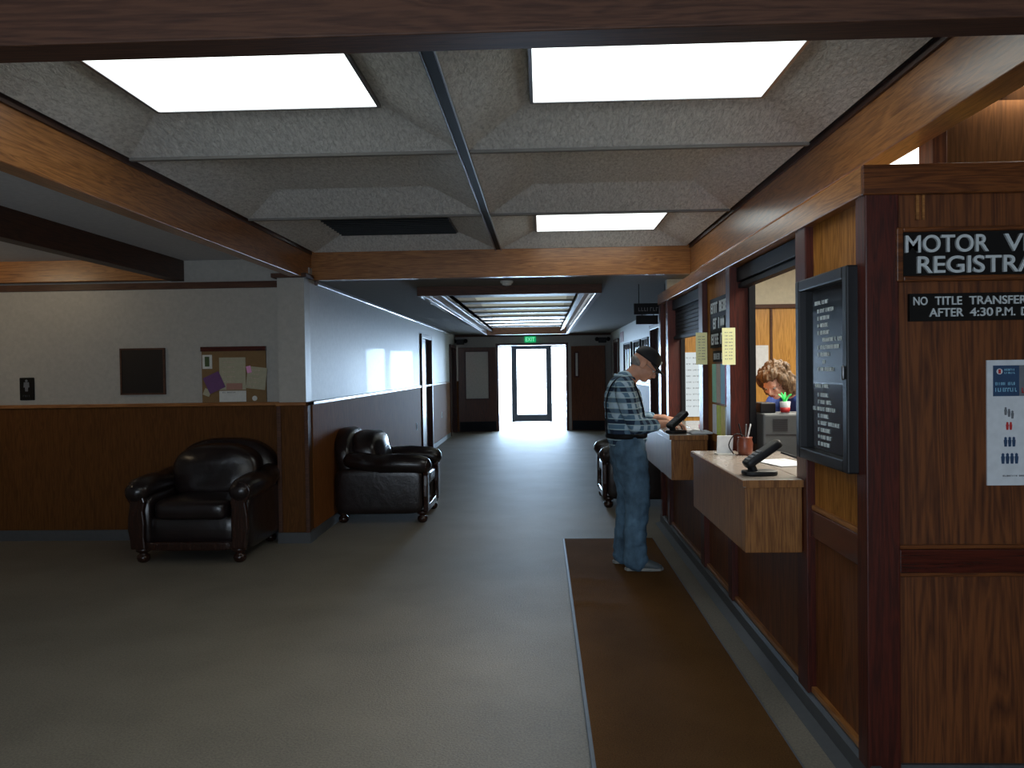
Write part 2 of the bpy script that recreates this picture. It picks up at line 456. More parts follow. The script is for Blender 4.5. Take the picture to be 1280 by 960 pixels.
# far end wall with the opening
OX0, OX1, OZ = -.985, .575, 1.985
wall('wall_end_left', -2.1, OX0-.05, YE, YE+.15, ZW, B+.1, M['wall'])
wall('wall_end_left_wainscot', -2.1, OX0-.05, YE-.006, YE+.15, 0, ZW, M['wains'])
wall('wall_end_right', OX1+.05, 1.75, YE, YE+.15, 0, B+.1, M['wall'])
wall('wall_end_lintel', OX0-.05, OX1+.05, YE, YE+.15, OZ+.05, B+.1, M['wall'])
bm = bmesh.new(); bx(bm, OX0-.06, OX0, YE-.02, YE+.17, 0, OZ+.05); bx(bm, OX1, OX1+.06, YE-.02, YE+.17, 0, OZ+.05); bx(bm, OX0, OX1, YE-.02, YE+.17, OZ, OZ+.05)
struct(obj('trim_7', bm, M['mahog'], bevel=.005))
struct(box('trim_8', XW, XRC, YE-.03, YE, B-.05, B, M['beam_dark']))
# vestibule
YG = 22.25
wall('wall_vestibule_left', -1.42, -1.3, YE+.15, YG+.05, 0, 2.35, M['cream'])
wall('wall_vestibule_right', .86, .98, YE+.15, YG+.05, 0, 2.35, M['cream'])
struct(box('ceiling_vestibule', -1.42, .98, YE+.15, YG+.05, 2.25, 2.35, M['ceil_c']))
bm = bmesh.new()
for x in (-1.3, -.80, .22, .79): bx(bm, x, x+.065, YG-.04, YG+.04, 0, 2.035)
bx(bm, -1.3, .86, YG-.04, YG+.04, 2.036, 2.25)

struct(obj('trim_9', bm, M['frame_dk'], bevel=.004))
def pane(name, x0, x1, z0, z1, y):
    return struct(box(name, x0, x1, y-.006, y+.006, z0, z1, M['glass']))
pane('window_1', -1.235, -.80, .02, 2.05, YG)
pane('window_2', .285, .79, .02, 2.05, YG)
bm = bmesh.new()
bx(bm, -.735, -.655, YG-.03, YG+.03, .01, 2.04); bx(bm, .14, .22, YG-.03, YG+.03, .01, 2.04)
bx(bm, -.655, .14, YG-.03, YG+.03, .01, .20); bx(bm, -.655, .14, YG-.03, YG+.03, 1.97, 2.04)
d = struct(obj('door_5', bm, M['frame_dk'], bevel=.006))
box('door_glass', -.655, .14, YG-.006, YG+.006, .20, 1.97, M['glass'], d)
bm = bmesh.new(); tri_tube(bm, [(-.62, YG-.05, .95), (-.62, YG-.08, .97), (-.62, YG-.08, 1.12), (-.62, YG-.05, 1.14)], [.011]*4, 10)
obj('push_bar', bm, M['frame_dk'], d)
# folded-back fire doors beside the opening
def fire_door(name, x0, x1, y0, y1, win):
    bm = bmesh.new(); ax = V((x1-x0, y1-y0, 0)); ln = ax.length; ax.normalize(); n = ax.cross(FZ); H = 1.95
    o = V((x0, y0, 0)); (a, b, c, e) = win
    def pc(u0, u1, z0, z1, bm=bm, th=.045):
        obox(bm, o+ax*(u0+u1)/2+FZ*(z0+z1)/2, ax, n, FZ, u1-u0, th, z1-z0)
    pc(0, a, .01, H); pc(b, ln, .01, H); pc(a, b, .01, c); pc(a, b, e, H)
    d = struct(obj(name, bm, M['door_wood'] if ln > .86 else M['fire_wood'], bevel=.003))
    bm = bmesh.new(); pc(a, b, c, e, bm, .008); obj('vision_glass', bm, M['glass_o'], d)
    bm = bmesh.new()
    for q in ((a-.02, a+.012, c-.02, e+.02), (b-.012, b+.02, c-.02, e+.02), (a, b, c-.02, c+.012), (a, b, e-.012, e+.02)): pc(*q, bm, .058)
    obj('glazing_bead', bm, M['mahog'], d)
    bm = bmesh.new(); pc(.02, ln-.02, .02, .24, bm, .052); obj('kick_plate', bm, M['frame_dk'], d)
    return d
fire_door('door_6', -1.90, -1.03, 18.80, 18.93, (.16, .70, .76, 1.86))
fire_door('door_7', .70, 1.46, 18.93, 18.72, (.09, .17, 1.25, 1.80))
# back and side walls behind the camera, office walls
wall('wall_rear', -6.3, 4.6, -3.2, -3.1, 0, 2.8, M['wall'])
wall('wall_left', -6.3, -6.2, -3.2, YL+.12, 0, 2.8, M['wall'])
wall('wall_right_outer', 4.5, 4.6, -3.2, 7.7, 0, 2.8, M['cream'])
wall('wall_office_end', 1.16, 4.6, 7.55, 7.65, 1.98, 2.8, M['cream'])
wall('wall_office_end_panel', 1.16, 4.6, 7.53, 7.65, 0, 1.98, M['off_wood'])
bm = bmesh.new(); bx(bm, 1.16, 4.5, 7.50, 7.54, 1.965, 2.0)
for x in (1.62, 2.08, 2.95, 3.4): bx(bm, x, x+.02, 7.51, 7.54, 0, 1.97)
struct(obj('trim_10', bm, M['beam_dark']))

# ------------------------------------------------------------------ ceilings
def coffer(bm, x0, x1, y0, y1, ins=.30, hole=False, far=.35):
    i0, i1, j0, j1 = x0+ins, x1-ins, y0+.38, y1-far
    lo = [bm.verts.new(p) for p in ((x0, y0, G), (x1, y0, G), (x1, y1, G), (x0, y1, G))]
    hi = [bm.verts.new(p) for p in ((i0, j0, HL), (i1, j0, HL), (i1, j1, HL), (i0, j1, HL))]
    for k in range(4):
        n = (k+1) % 4; bm.faces.new((lo[k], lo[n], hi[n], hi[k]))
    if not hole: bm.faces.new(hi)
    return i0, i1, j0, j1
bm = bmesh.new(); lights = []; dark = None
g = .035
for r, (ya, yb) in enumerate(((Y0, Y1), (Y1, Y2), (Y2, Y3))):
    for c, (xa, xb) in enumerate(((XL+g, XC-.022), (XC+.022, XR-g))):
        q = coffer(bm, xa, xb, ya+.008, yb-.008, far=.24 if r == 2 else .35)
        if r == 0 or (r == 2 and c == 1): lights.append(q)
        if r == 2 and c == 0: dark = q
struct(obj('ceiling', bm, M['ceil']))
struct(box('ceiling_cover', -2.1, 1.42, -3.2, Y3+.1, 2.62, 2.72, M['ceil_l']))
struct(box('ceiling_near', XL, XR, 2.03, Y0, G, G+.03, M['ceil']))
struct(box('ceiling_rear', -6.3, 1.4, -3.2, 1.95, G, G+.03, M['ceil']))
struct(box('ceiling_left', -6.3, -2.09, 1.95, YL, 2.425, 2.5, M['ceil_l']))
struct(box('ceiling_right', 1.40, 4.6, -3.2, 2.95, G, G+.05, M['ceil_l']))
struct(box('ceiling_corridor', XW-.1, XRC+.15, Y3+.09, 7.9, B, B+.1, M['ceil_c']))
# corridor ceiling around the light well
WX0, WX1, WY0, WY1 = -1.12, .53, 7.9, 17.2
bm = bmesh.new()
bx(bm, XW-.1, WX0, WY0, YE+.1, B, B+.1); bx(bm, WX1, XRC+.15, WY0, YE+.1, B, B+.1); bx(bm, WX0, WX1, WY1, YE+.1, B, B+.1)
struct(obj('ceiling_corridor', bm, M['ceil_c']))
bm = bmesh.new(); bx(bm, WX0-.02, WX1+.02, WY0-.02, WY1+.02, B+.34, B+.4)
struct(obj('ceiling_well', bm, M['cream']))
bm = bmesh.new()
bx(bm, WX0+.1, WX0+.12, WY0, WY1, B-.02, B+.36); bx(bm, WX1-.12, WX1-.1, WY0, WY1, B-.02, B+.36)
struct(obj('trim_11', bm, M['glow_trim']))
# timber frame hanging round the light well
bm = bmesh.new()
bx(bm, WX0-.06, WX1+.06, WY0-.05, WY0, B-.085, B+.01)
struct(obj('trim_12', bm, M['beam_dark'], bevel=.004))
bm = bmesh.new()
bx(bm, WX0-.06, WX0, WY0, WY1, B-.085, B+.01); bx(bm, WX1, WX1+.06, WY0, WY1, B-.085, B+.01)
bx(bm, WX0+.05, WX0+.12, WY0, WY1, B-.0, B+.06); bx(bm, WX1-.12, WX1-.05, WY0, WY1, B-.0, B+.06)
struct(obj('trim_13', bm, M['glow_trim'], bevel=.004))
bm = bmesh.new(); bx(bm, WX0, WX1, WY1-.05, WY1, B-.085, B+.10)
struct(obj('trim_14', bm, M['beam_x']))
grille = thing('ceiling_grille', 'grey slatted louvre grille inside the timber-framed corridor light well', 'light grille', (-.3, 12.5, B+.06))
for k in range(9):
    y = WY0+.45+k*1.02
    bm = bmesh.new(); bx(bm, WX0+.12, WX1-.12, y, y+.30, B+.05, B+.075); obj('louvre', bm, M['louver'], grille)
bm = bmesh.new(); bx(bm, WX0+.12, WX1-.12, WY0+.1, WY1-.1, B+.30, B+.31); obj('diffuser', bm, M['well'], grille)
rebase(grille)
# office ceiling
struct(box('ceiling_office', 1.40, 4.6, 2.95, 7.6, 2.53, 2.6, M['cream']))
struct(box('ceiling_soffit', 1.405, 1.80, 2.95, 7.55, 2.47, 2.53, M['oak_y']))

# rails
bm = bmesh.new(); bx(bm, XC-.020, XC+.020, 2.05, Y3, G-.004, G+.02); struct(obj('trim_15', bm, M['black']))
bm = bmesh.new(); bx(bm, XC-.028, XC-.020, 2.05, Y3, G-.014, G+.01); bx(bm, XC+.020, XC+.028, 2.05, Y3, G-.014, G+.01)
struct(obj('trim_16', bm, M['steel'], bevel=.002))
bm = bmesh.new()
for y in (Y1, Y2): bx(bm, XL+.03, XC-.03, y-.014, y+.014, G-.012, G+.008); bx(bm, XC+.03, XR-.03, y-.014, y+.014, G-.012, G+.008)
struct(obj('trim_17', bm, M['ceil_c'], bevel=.003))
bm = bmesh.new(); bx(bm, XL, XL+.035, 2.05, Y3, G+.01, G+.03); bx(bm, XR-.035, XR, 2.05, Y3, G+.01, G+.03)
struct(obj('trim_18', bm, M['black']))
bm = bmesh.new(); bx(bm, XL, XL+.012, 2.05, Y3, G-.02, G+.02); bx(bm, XR-.012, XR, 2.05, Y3, G-.02, G+.02)
struct(obj('trim_19', bm, M['beam_dark_y']))
# beams
struct(box('trim_20', XL-.10, XL, 2.06, Y3+.1, B, G+.1, M['beam_y'], bevel=.004))
struct(box('trim_21', XR, XR+.11, 2.06, Y3+.1, B, G+.1, M['beam_y'], bevel=.004))
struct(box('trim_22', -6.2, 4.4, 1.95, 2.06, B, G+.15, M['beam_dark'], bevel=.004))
struct(box('trim_23', XL, XR, Y3, Y3+.1, B, G+.1, M['beam_x'], bevel=.004))
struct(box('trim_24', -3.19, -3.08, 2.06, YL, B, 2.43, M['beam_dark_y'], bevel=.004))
struct(box('trim_25', -6.2, -3.19, 6.88, 6.98, B, 2.43, M['beam_x'], bevel=.004))
# ceiling lights
lab = ['large lit square ceiling light left of the centre rail', 'large lit square ceiling light right of the centre rail', 'small distant lit ceiling light near the far timber beam']
lights = [lights[0], lights[1], lights[2]]
for (i0, i1, j0, j1), lb in zip(lights, lab):
    t = thing('ceiling_light', lb, 'ceiling light', ((i0+i1)/2, (j0+j1)/2, HL), 0)
    bm = bmesh.new(); bx(bm, i0+.012, i1-.012, j0+.012, j1-.012, HL-.012, HL-.006); obj('diffuser', bm, M['light'], t)
    bm = bmesh.new(); w = .014
    bx(bm, i0, i0+w, j0, j1, HL-.016, HL); bx(bm, i1-w, i1, j0, j1, HL-.016, HL); bx(bm, i0+w, i1-w, j0, j0+w, HL-.016, HL); bx(bm, i0+w, i1-w, j1-w, j1, HL-.016, HL)
    obj('frame', bm, M['fmetal'], t); rebase(t)
i0, i1, j0, j1 = dark
t = thing('ceiling_vent', 'dark unlit air vent in the coffer beside the far timber beam', 'vent', ((i0+i1)/2, (j0+j1)/2, HL))
bm = bmesh.new(); bx(bm, i0, i1, j0, j1, HL-.008, HL-.003); obj('backing', bm, M['grey'], t)
bm = bmesh.new()
for k in range(12): y = j0+.04+k*(j1-j0-.08)/11; obox(bm, ((i0+i1)/2, y, HL-.014), FX, V((0, .8, .6)), V((0, -.6, .8)), i1-i0-.02, .03, .003)
obj('slats', bm, M['greybox'], t); rebase(t)
t = thing('ceiling_light', 'lit square office ceiling light seen above the counter header', 'ceiling light', (2.15, 4.5, 2.52))
bm = bmesh.new(); bx(bm, 1.82, 2.5, 3.1, 6.0, 2.512, 2.52); obj('diffuser', bm, M['light_o'], t)
bm = bmesh.new(); bx(bm, 1.80, 1.82, 3.08, 6.02, 2.50, 2.53); bx(bm, 2.5, 2.52, 3.08, 6.02, 2.50, 2.53); obj('frame', bm, M['fmetal'], t); rebase(t)
# small ceiling items past the far beam
t = thing('smoke_detector', 'small white smoke detector on the corridor ceiling behind the beam', 'smoke detector', (-.3, 7.45, B))
bm = bmesh.new(); lathe(bm, [(.055, -.02), (.06, -.012), (.06, 0)], (-.3, 7.45, B)); obj('base', bm, M['tag'], t, smooth=True)
bm = bmesh.new(); lathe(bm, [(.02, -.042), (.04, -.036), (.045, -.02)], (-.3, 7.45, B)); obj('sensor', bm, M['tag'], t, smooth=True); rebase(t)

# exit sign and far-corner units
t = thing('exit_sign', 'small green lit exit sign above the far doorway', 'exit sign', (-.24, YE-.06, 2.08))
box('housing', -.37, -.11, YE-.09, YE-.031, 2.05, 2.19, M['exit'], t, bevel=.004)
text('EXIT', (-.345, YE-.094, 2.075), FX, FZ, .21, .09, emitm('exit_pale', (.25, .9, .5), 1.0), .003, parent=t); rebase(t)
for x, lb in ((-1.86, 'dark twin-lamp emergency light in the far left corner under the ceiling'), (1.42, 'dark twin-lamp emergency light in the far right corner under the ceiling')):
    t = thing('emergency_light', lb, 'emergency light', (x, YE-.1, 2.1))
    box('case', x-.09, x+.09, YE-.11, YE-.006, 2.02, 2.14, M['blackp'], t, bevel=.01)
    for s in (-1, 1):
        bm = bmesh.new(); sq(bm, (x+s*.13, YE-.13, 2.10), .05, .05, .05, 1, 1, 12, 8); obj('lamp_head', bm, M['blackp'], t, smooth=True)
    rebase(t)

# ------------------------------------------------------------------ counter wall (X = XK)
PX = XK+.025      # panel plane
bm = bmesh.new()
for a, b, z0, z1 in ((2.86, 3.44, .05, .74), (3.54, 4.78, .05, .935), (4.86, 5.60, .05, .96), (5.69, 7.08, .05, .963), (7.17, 7.52, .05, 2.02)):
    bx(bm, PX, PX+.07, a, b, z0, z1)
struct(obj('wall_right', bm, M['oak_z']))
bm = bmesh.new(); bx(bm, PX, PX+.07, 2.86, 3.44, .86, 2.02); bx(bm, PX, PX+.07, 4.86, 5.60, .96, 2.02)
struct(obj('wall_right_upper', bm, wood('oak_lit', (.16, .055, .010), (.46, .19, .04), 'Z', .6, .0, sp=.15)))  # same oak made lighter: light on the upper panels painted into the colour
posts = [(2.80, 2.87, .0), (3.42, 3.55, .0), (4.77, 4.87, .0), (5.57, 5.70, .0), (7.07, 7.18, .0), (7.50, 7.60, .0)]
for i, (a, b, _) in enumerate(posts):
    if i == 0: continue
    struct(box('trim_%d' % (30+i), XK-.01, XK+.125, a, b, .085, 2.02, M['mahog'], bevel=.004))
struct(box('trim_30', XK-.012, XK+.10, YF-.012, YF+.075, .0, 2.02, M['mahog'], bevel=.005))
struct(box('trim_36', XK+.005, XK+.03, 2.87, 3.42, .74, .85, M['mahog_y'], bevel=.004))
bm = bmesh.new()
for a, b in ((2.87, 3.42), (3.55, 4.77), (4.87, 5.57), (5.70, 7.07)): bx(bm, XK+.004, XK+.03, a, b, .09, .115)
struct(obj('trim_37', bm, M['beam_y'], bevel=.004))
bm = bmesh.new(); bx(bm, XK+.01, XK+.03, 2.87, 3.42, .85, .87); struct(obj('trim_38', bm, M['beam_y'], bevel=.003))
bm = bmesh.new()
prism(bm, [(1.04, 0), (XK+.03, 0), (XK+.03, .09), (XK+.0, .09), (XK-.012, .075), (XK-.014, .02), (1.055, .006)], (0, 2.72, 0), FX, FZ, (0, 4.9, 0))
struct(obj('baseboard_right', bm, M['base']))
# header running along the counters and across the front wall
struct(box('trim_39', XK-.02, XK+.14, YF-.0, 7.6, 2.015, 2.11, M['beam_y'], bevel=.004))
struct(box('trim_40', XK-.022, 4.5, YF-.022, YF-.0005, 2.012, 2.112, M['oak_x'], bevel=.004))
# front wall (MOTOR VEHICLE wall)
struct(box('wall_front_right', XK+.09, 4.5, YF+.01, YF+.12, .82, 2.015, M['oak_z']))
struct(box('wall_front_right_lower', XK+.09, 4.5, YF+.01, YF+.12, .0, .745, M['oak_z']))
struct(box('trim_45', XK+.14, 4.5, YF, YF+.14, 2.02, 2.108, M['oak_x']))
struct(box('trim_41', XK+.10, 4.5, YF-.006, YF+.1, .742, .822, M['mahog_x'], bevel=.004))
bm = bmesh.new(); bx(bm, XK+.10, 4.5, YF+.0, YF+.02, .822, .836); bx(bm, XK+.10, 4.5, YF, YF+.02, .728, .742); struct(obj('trim_42', bm, M['oak_x'], bevel=.003))
bm = bmesh.new(); bx(bm, 1.262, 1.272, YF+.0, YF+.02, 1.93, 2.012); bx(bm, 1.282, 1.290, YF, YF+.02, 1.93, 2.012); struct(obj('trim_43', bm, M['beam_x']))
struct(box('baseboard_front_right', XK+.09, 4.5, YF-.004, YF+.02, 0, .09, M['base']))
# set-back upper panel over the header
struct(box('wall_upper_panel', 1.56, 4.5, 3.25, 3.32, 2.10, 2.55, M['wains']))
struct(box('trim_44', 1.515, 1.57, 3.22, 3.34, 2.10, 2.55, M['oak_z'], bevel=.003))

# roller shutters in the two openings
def shutter(lb, y0, y1, zb):
    t = thing('roller_shutter', lb, 'shutter', (XK+.08, (y0+y1)/2, zb))
    bm = bmesh.new()
    n = int((2.01-zb)/.03)
    for k in range(n): bx(bm, XK+.055, XK+.075, y0, y1, zb+.02+k*.03, zb+.02+k*.03+.026)
    bx(bm, XK+.04, XK+.09, y0, y1, zb, zb+.025)
    obj('curtain', bm, M['black'], t, bevel=.002)
    box('hood', XK+.03, XK+.13, y0, y1, 1.93, 2.01, M['black'], t, bevel=.004)
    for a in (y0, y1-.03): box('guide_track', XK+.095, XK+.13, a, a+.03, 1.0, 1.93, M['black'], t)
    rebase(t)
shutter('black roller shutter raised nearly fully over the near service window', 3.55, 4.77, 1.895)
shutter('black roller shutter part lowered over the far service window where the man stands', 5.70, 7.07, 1.68)
# counters
def counter(lb, xf, y0, y1, zt, zb, yi):
    t = thing('service_counter', lb, 'counter', (XK, (y0+y1)/2, zb))
    bm = bmesh.new(); bx(bm, xf-.012, XK-.011, y0-.015, y1+.015, zt-.035, zt); bx(bm, XK-.012, XK+.22, yi, y1-.04, zt-.035, zt)
    obj('countertop', bm, M['lam'], t, bevel=.008)
    bm = bmesh.new(); bx(bm, xf-.013, xf+.0, y0-.016, y1+.016, zt-.03, zt-.004); bx(bm, xf, XK-.011, y0-.018, y0-.014, zt-.034, zt-.003)
    obj('edge_band', bm, M['ctr_wood'], t)
    bm = bmesh.new(); bx(bm, xf, XK-.012, y0, y1, zb, zt-.035); obj('apron', bm, M['ctr_wood'], t, bevel=.004)
    rebase(t)
counter('near oak service counter ledge with a pale worn laminate top', .85, 3.47, 4.64, .972, .66, 3.56)
counter('far oak service counter ledge the man leans on', .85, 5.42, 6.85, 1.0, .70, 5.71)

# ------------------------------------------------------------------ signs on the front wall
t = thing('wall_sign', 'framed black sign reading motor vehicle registration in raised silver letters', 'sign', (1.6, YF, 1.8))
box('board', 1.208, 2.02, YF-.012, YF+.012, 1.738, 1.888, M['sign'], t)
bm = bmesh.new()
bx(bm, 1.188, 1.21, YF-.022, YF+.012, 1.722, 1.902); bx(bm, 2.02, 2.042, YF-.022, YF+.012, 1.722, 1.902); bx(bm, 1.21, 2.02, YF-.022, YF+.012, 1.722, 1.74); bx(bm, 1.21, 2.02, YF-.022, YF+.012, 1.886, 1.902)
obj('frame', bm, M['oak_x'], t, bevel=.004)
text('MOTOR', (1.217, YF-.012, 1.817), FX, FZ, .272, .058, M['letter'], .010, parent=t)
text('VEHICLE', (1.540, YF-.012, 1.817), FX, FZ, .36, .058, M['letter'], .010, parent=t)
text('REGISTRATION', (1.256, YF-.012, 1.748), FX, FZ, .60, .057, M['letter'], .010, parent=t); rebase(t)
t = thing('wall_sign', 'small dark sign about no title transfers after 4:30 below the large sign', 'sign', (1.6, YF, 1.63))
box('board', 1.236, 1.95, YF-.006, YF+.012, 1.590, 1.682, M['sign'], t)
text('NO', (1.247, YF-.006, 1.643), FX, FZ, .046, .028, M['letter'], .005, parent=t)
text('TITLE', (1.318, YF-.006, 1.643), FX, FZ, .088, .028, M['letter'], .005, parent=t)
text('TRANSFERS', (1.430, YF-.006, 1.643), FX, FZ, .205, .028, M['letter'], .005, parent=t)
text('AFTER', (1.299, YF-.006, 1.604), FX, FZ, .112, .028, M['letter'], .005, parent=t)
text('4:30', (1.432, YF-.006, 1.604), FX, FZ, .075, .028, M['letter'], .005, parent=t)
text('P.M.', (1.518, YF-.006, 1.604), FX, FZ, .062, .028, M['letter'], .005, parent=t)
text('DAILY', (1.60, YF-.006, 1.604), FX, FZ, .09, .028, M['letter'], .005, parent=t); rebase(t)
# poster
t = thing('poster', 'white information poster with blue header and rows of tiny figures', 'poster', (1.65, YF, 1.25))
px0, px1, pz0, pz1 = 1.494, 1.80, 1.035, 1.456
box('sheet', px0, px1, YF+.004, YF+.012, pz0, pz1, M['white'], t)
yy = YF+.004
bm = bmesh.new(); bx(bm, px0+.02, px0+.105, yy-.002, yy, 1.335, 1.438); obj('blue_header', bm, M['navy'], t)
bm = bmesh.new(); bx(bm, px0+.105, px1-.015, yy-.002, yy, 1.335, 1.438); obj('photo_panel', bm, M['grey'], t)
bm = bmesh.new(); lathe(bm, [(.010, 0), (.010, .001)]); 
for v in bm.verts: v.co = V((px0+.040+v.co.x, yy-.0025-v.co.z, 1.418+v.co.y))
obj('round_logo', bm, M['white'], t)
bm = bmesh.new(); bx(bm, px0+.036, px0+.044, yy-.0045, yy-.003, 1.411, 1.425); obj('logo_mark', bm, M['red'], t)
bm = bmesh.new(); glyphs(bm, (px0+.056, yy-.002, 1.420), FX, FZ, [6], .007, .006, .001); glyphs(bm, (px0+.056, yy-.002, 1.410), FX, FZ, [6], .006, .006, .001)
glyphs(bm, (px0+.026, yy-.002, 1.372), FX, FZ, [6, 4], .010, .006, .001); glyphs(bm, (px0+.026, yy-.002, 1.350), FX, FZ, [9], .013, .008, .001)
obj('header_lettering', bm, M['sky'], t)
bm = bmesh.new(); glyphs(bm, (px0+.112, yy-.002, 1.345), FX, FZ, [3, 5], .018, .014, .001); obj('red_lettering', bm, M['red'], t)
bm = bmesh.new(); sq(bm, (px0+.17, yy-.002, 1.405), .045, .002, .02, .8, .8, 16, 8); obj('car_picture', bm, M['tag'], t)
def figs(n, cx, cz, s, m, tilt=0):
    bm = bmesh.new()
    for k in range(n):
        x = cx+(k-(n-1)/2)*s*.62
        z = cz-tilt*k*.006
        prism(bm, [(-.2, -1), (.2, -1), (.3, .3), (.18, .45), (.22, .8), (0, 1), (-.22, .8), (-.18, .45), (-.3, .3)], (x, yy-.002, z), FX*s*.85, FZ*s*.75, (0, .002, 0))
    return obj('figure_row', bm, m, t)
figs(3, px0+.072, 1.285, .018, M['grey'], 1); figs(2, px0+.072, 1.235, .018, M['red']); figs(3, px0+.074, 1.182, .022, M['navy']); figs(4, px0+.074, 1.126, .024, M['navy'])
bm = bmesh.new()
for z in (1.285, 1.235, 1.182, 1.126):
    for q in range(4): glyphs(bm, (px0+.135, yy-.002, z+.014-q*.011), FX, FZ, [4, 6, 5], .005, .0055, .001)
glyphs(bm, (px0+.05, yy-.002, 1.065), FX, FZ, [8, 7, 9], .005, .006, .001)
obj('small_print', bm, M['grey'], t); rebase(t)
# letter board on the side of the corner
t = thing('letter_board', 'black glazed directory letter board with white lettering at the corner', 'letter board', (XK, 3.14, 1.43))
by0, by1, bz0, bz1 = 2.855, 3.425, 1.07, 1.79
box('felt_panel', XK-.02, XK+.024, by0+.03, by1-.03, bz0+.03, bz1-.03, M['glassdark'], t)
bm = bmesh.new()
bx(bm, XK-.05, XK+.024, by0, by0+.045, bz0, bz1); bx(bm, XK-.05, XK+.024, by1-.045, by1, bz0, bz1)
bx(bm, XK-.05, XK+.024, by0+.045, by1-.045, bz0, bz0+.045); bx(bm, XK-.05, XK+.024, by0+.045, by1-.045, bz1-.045, bz1)
obj('frame', bm, M['blackp'], t, bevel=.006)
bm = bmesh.new()
rows = [(.13, 0, [4, 4]), (.17, 1, [1, 3, 5]), (.20, 1, [1, 6]), (.23, 1, [1, 5]), (.26, 1, [1, 6]), (.29, 3, [7, 1, 4]), (.32, 1, [1, 12]), (.35, 1, [1, 6]), (.38, 3, [2]), (.42, 1, [1, 2, 6]),
        (.46, -1, [4, 4]), (.50, 1, [1, 5]), (.53, 1, [1, 3, 3]), (.56, -1, [3, 5, 6]), (.59, 1, [1, 5]), (.62, 1, [1, 4, 7])]
yT = by1-.16
for dz, ind, words in [(.09, 0, [4, 4]), (.122, 1, [1, 3, 5]), (.150, 1, [1, 6]), (.178, 1, [1, 5]), (.206, 1, [1, 6]), (.234, 3, [7, 1, 4]), (.262, 1, [1, 12]), (.290, 1, [1, 6]), (.318, 3, [2]), (.346, 1, [1, 2, 6]),
        (.41, 0, [4, 4]), (.445, 1, [1, 5]), (.472, 1, [1, 3, 3]), (.499, -1, [2, 5, 6]), (.526, 1, [1, 5]), (.553, 1, [1, 4, 7]), (.580, 1, [1, 6]), (.607, 1, [1, 3, 3]), (.634, 1, [1, 6]), (.661, 1, [1, 10])]:
    if dz > .64: continue
    glyphs(bm, (XK-.021, yT-ind*.028, bz1-dz-.02), SX, FZ, words, .015, .0165, .002)
obj('lettering', bm, M['letterw'], t)
bm = bmesh.new(); tri_tube(bm, [(XK-.055, by0+.022, 1.44), (XK-.055, by0+.022, 1.40)], [.006, .006], 8); obj('latch', bm, M['steel'], t, smooth=True)
rebase(t)
# small sign and paper pockets on the panel between the windows
t = thing('letter_sign', 'black sign with white letter rows on the oak panel between service windows', 'sign', (PX, 5.15, 1.75))
box('board', PX-.014, PX, 4.90, 5.42, 1.565, 1.88, M['sign'], t)
bm = bmesh.new()
glyphs(bm, (PX-.0145, 5.39, 1.785), SX, FZ, [4, 5], .068, .052); glyphs(bm, (PX-.0145, 5.32, 1.685), SX, FZ, [2, 3], .068, .055); glyphs(bm, (PX-.0145, 5.38, 1.585), SX, FZ, [4, 4], .068, .055)
obj('lettering', bm, M['letterw'], t); rebase(t)
t = thing('letter_sign', 'small grey lettered sign strip under the black sign between the windows', 'sign', (PX, 5.1, 1.5))
box('board', PX-.010, PX, 4.95, 5.36, 1.475, 1.545, M['sign'], t)
bm = bmesh.new(); glyphs(bm, (PX-.0105, 5.33, 1.49), SX, FZ, [4, 3], .04, .045, .002); obj('lettering', bm, M['letter'], t); rebase(t)
cols = [('mint', 'mint green', 5.40), ('tan', 'tan', 5.275), ('sky', 'pale blue', 5.15), ('pink', 'pink', 5.03)]
for m, nm, y in cols:
    o = box('form_sheet', PX-.008, PX, y-.11, y, 1.215, 1.462, M[m]); tag(o, nm+' paper form in the upper row of forms between the windows', 'paper form', None)
for m, nm, y in (('white', 'white', 5.40), ('lime', 'lime green', 5.275), ('gold', 'gold yellow', 5.15), ('tag', 'off-white', 5.03)):
    o = box('form_sheet', PX-.008, PX, y-.11, y, 1.00+.012, 1.20, M[m]); tag(o, nm+' paper form in the lower row of forms between the windows', 'paper form', None)
for (y, x0, z0, z1, lb) in ((4.771, XK-.055, 1.455, 1.668, 'pale yellow notice taped to the post beyond the near service window'), (5.571, XK-.055, 1.46, 1.675, 'pale yellow notice taped to the thin post before the far service window')):
    t = thing('notice', lb, 'notice', (x0, y, z0))
    box('sheet', x0, x0+.075, y-.006, y-.001, z0, z1, M['yel'], t)
    bm = bmesh.new()
    for q in range(9): glyphs(bm, (x0+.014, y-.006, z1-.03-q*.019), FX, FZ, [3, 4], .006, .006, .0008)
    obj('print', bm, M['grey'], t); rebase(t)
# seen through the windows
t = thing('wall_chart', 'large white chart on the office wall seen through the far window', 'chart', (1.5, 7.5, 1.3))
box('sheet', 1.28, 1.585, 7.512, 7.528, .99, 1.575, emitm('glowing_chart', (.86, .95, .97), .75), t)  # sheet emits: the office light falling on it is put into the material
bm = bmesh.new()
for q in range(9): glyphs(bm, (1.32, 7.512, 1.52-q*.055), FX, FZ, [4, 5], .010, .012, .001)
obj('print', bm, M['grey'], t); rebase(t)
tag(box('paper_sheet', 1.93, 2.06, 7.505, 7.51, 1.32, 1.63, M['white']), 'white sheet pinned to the oak office wall left of the clerk', 'paper')

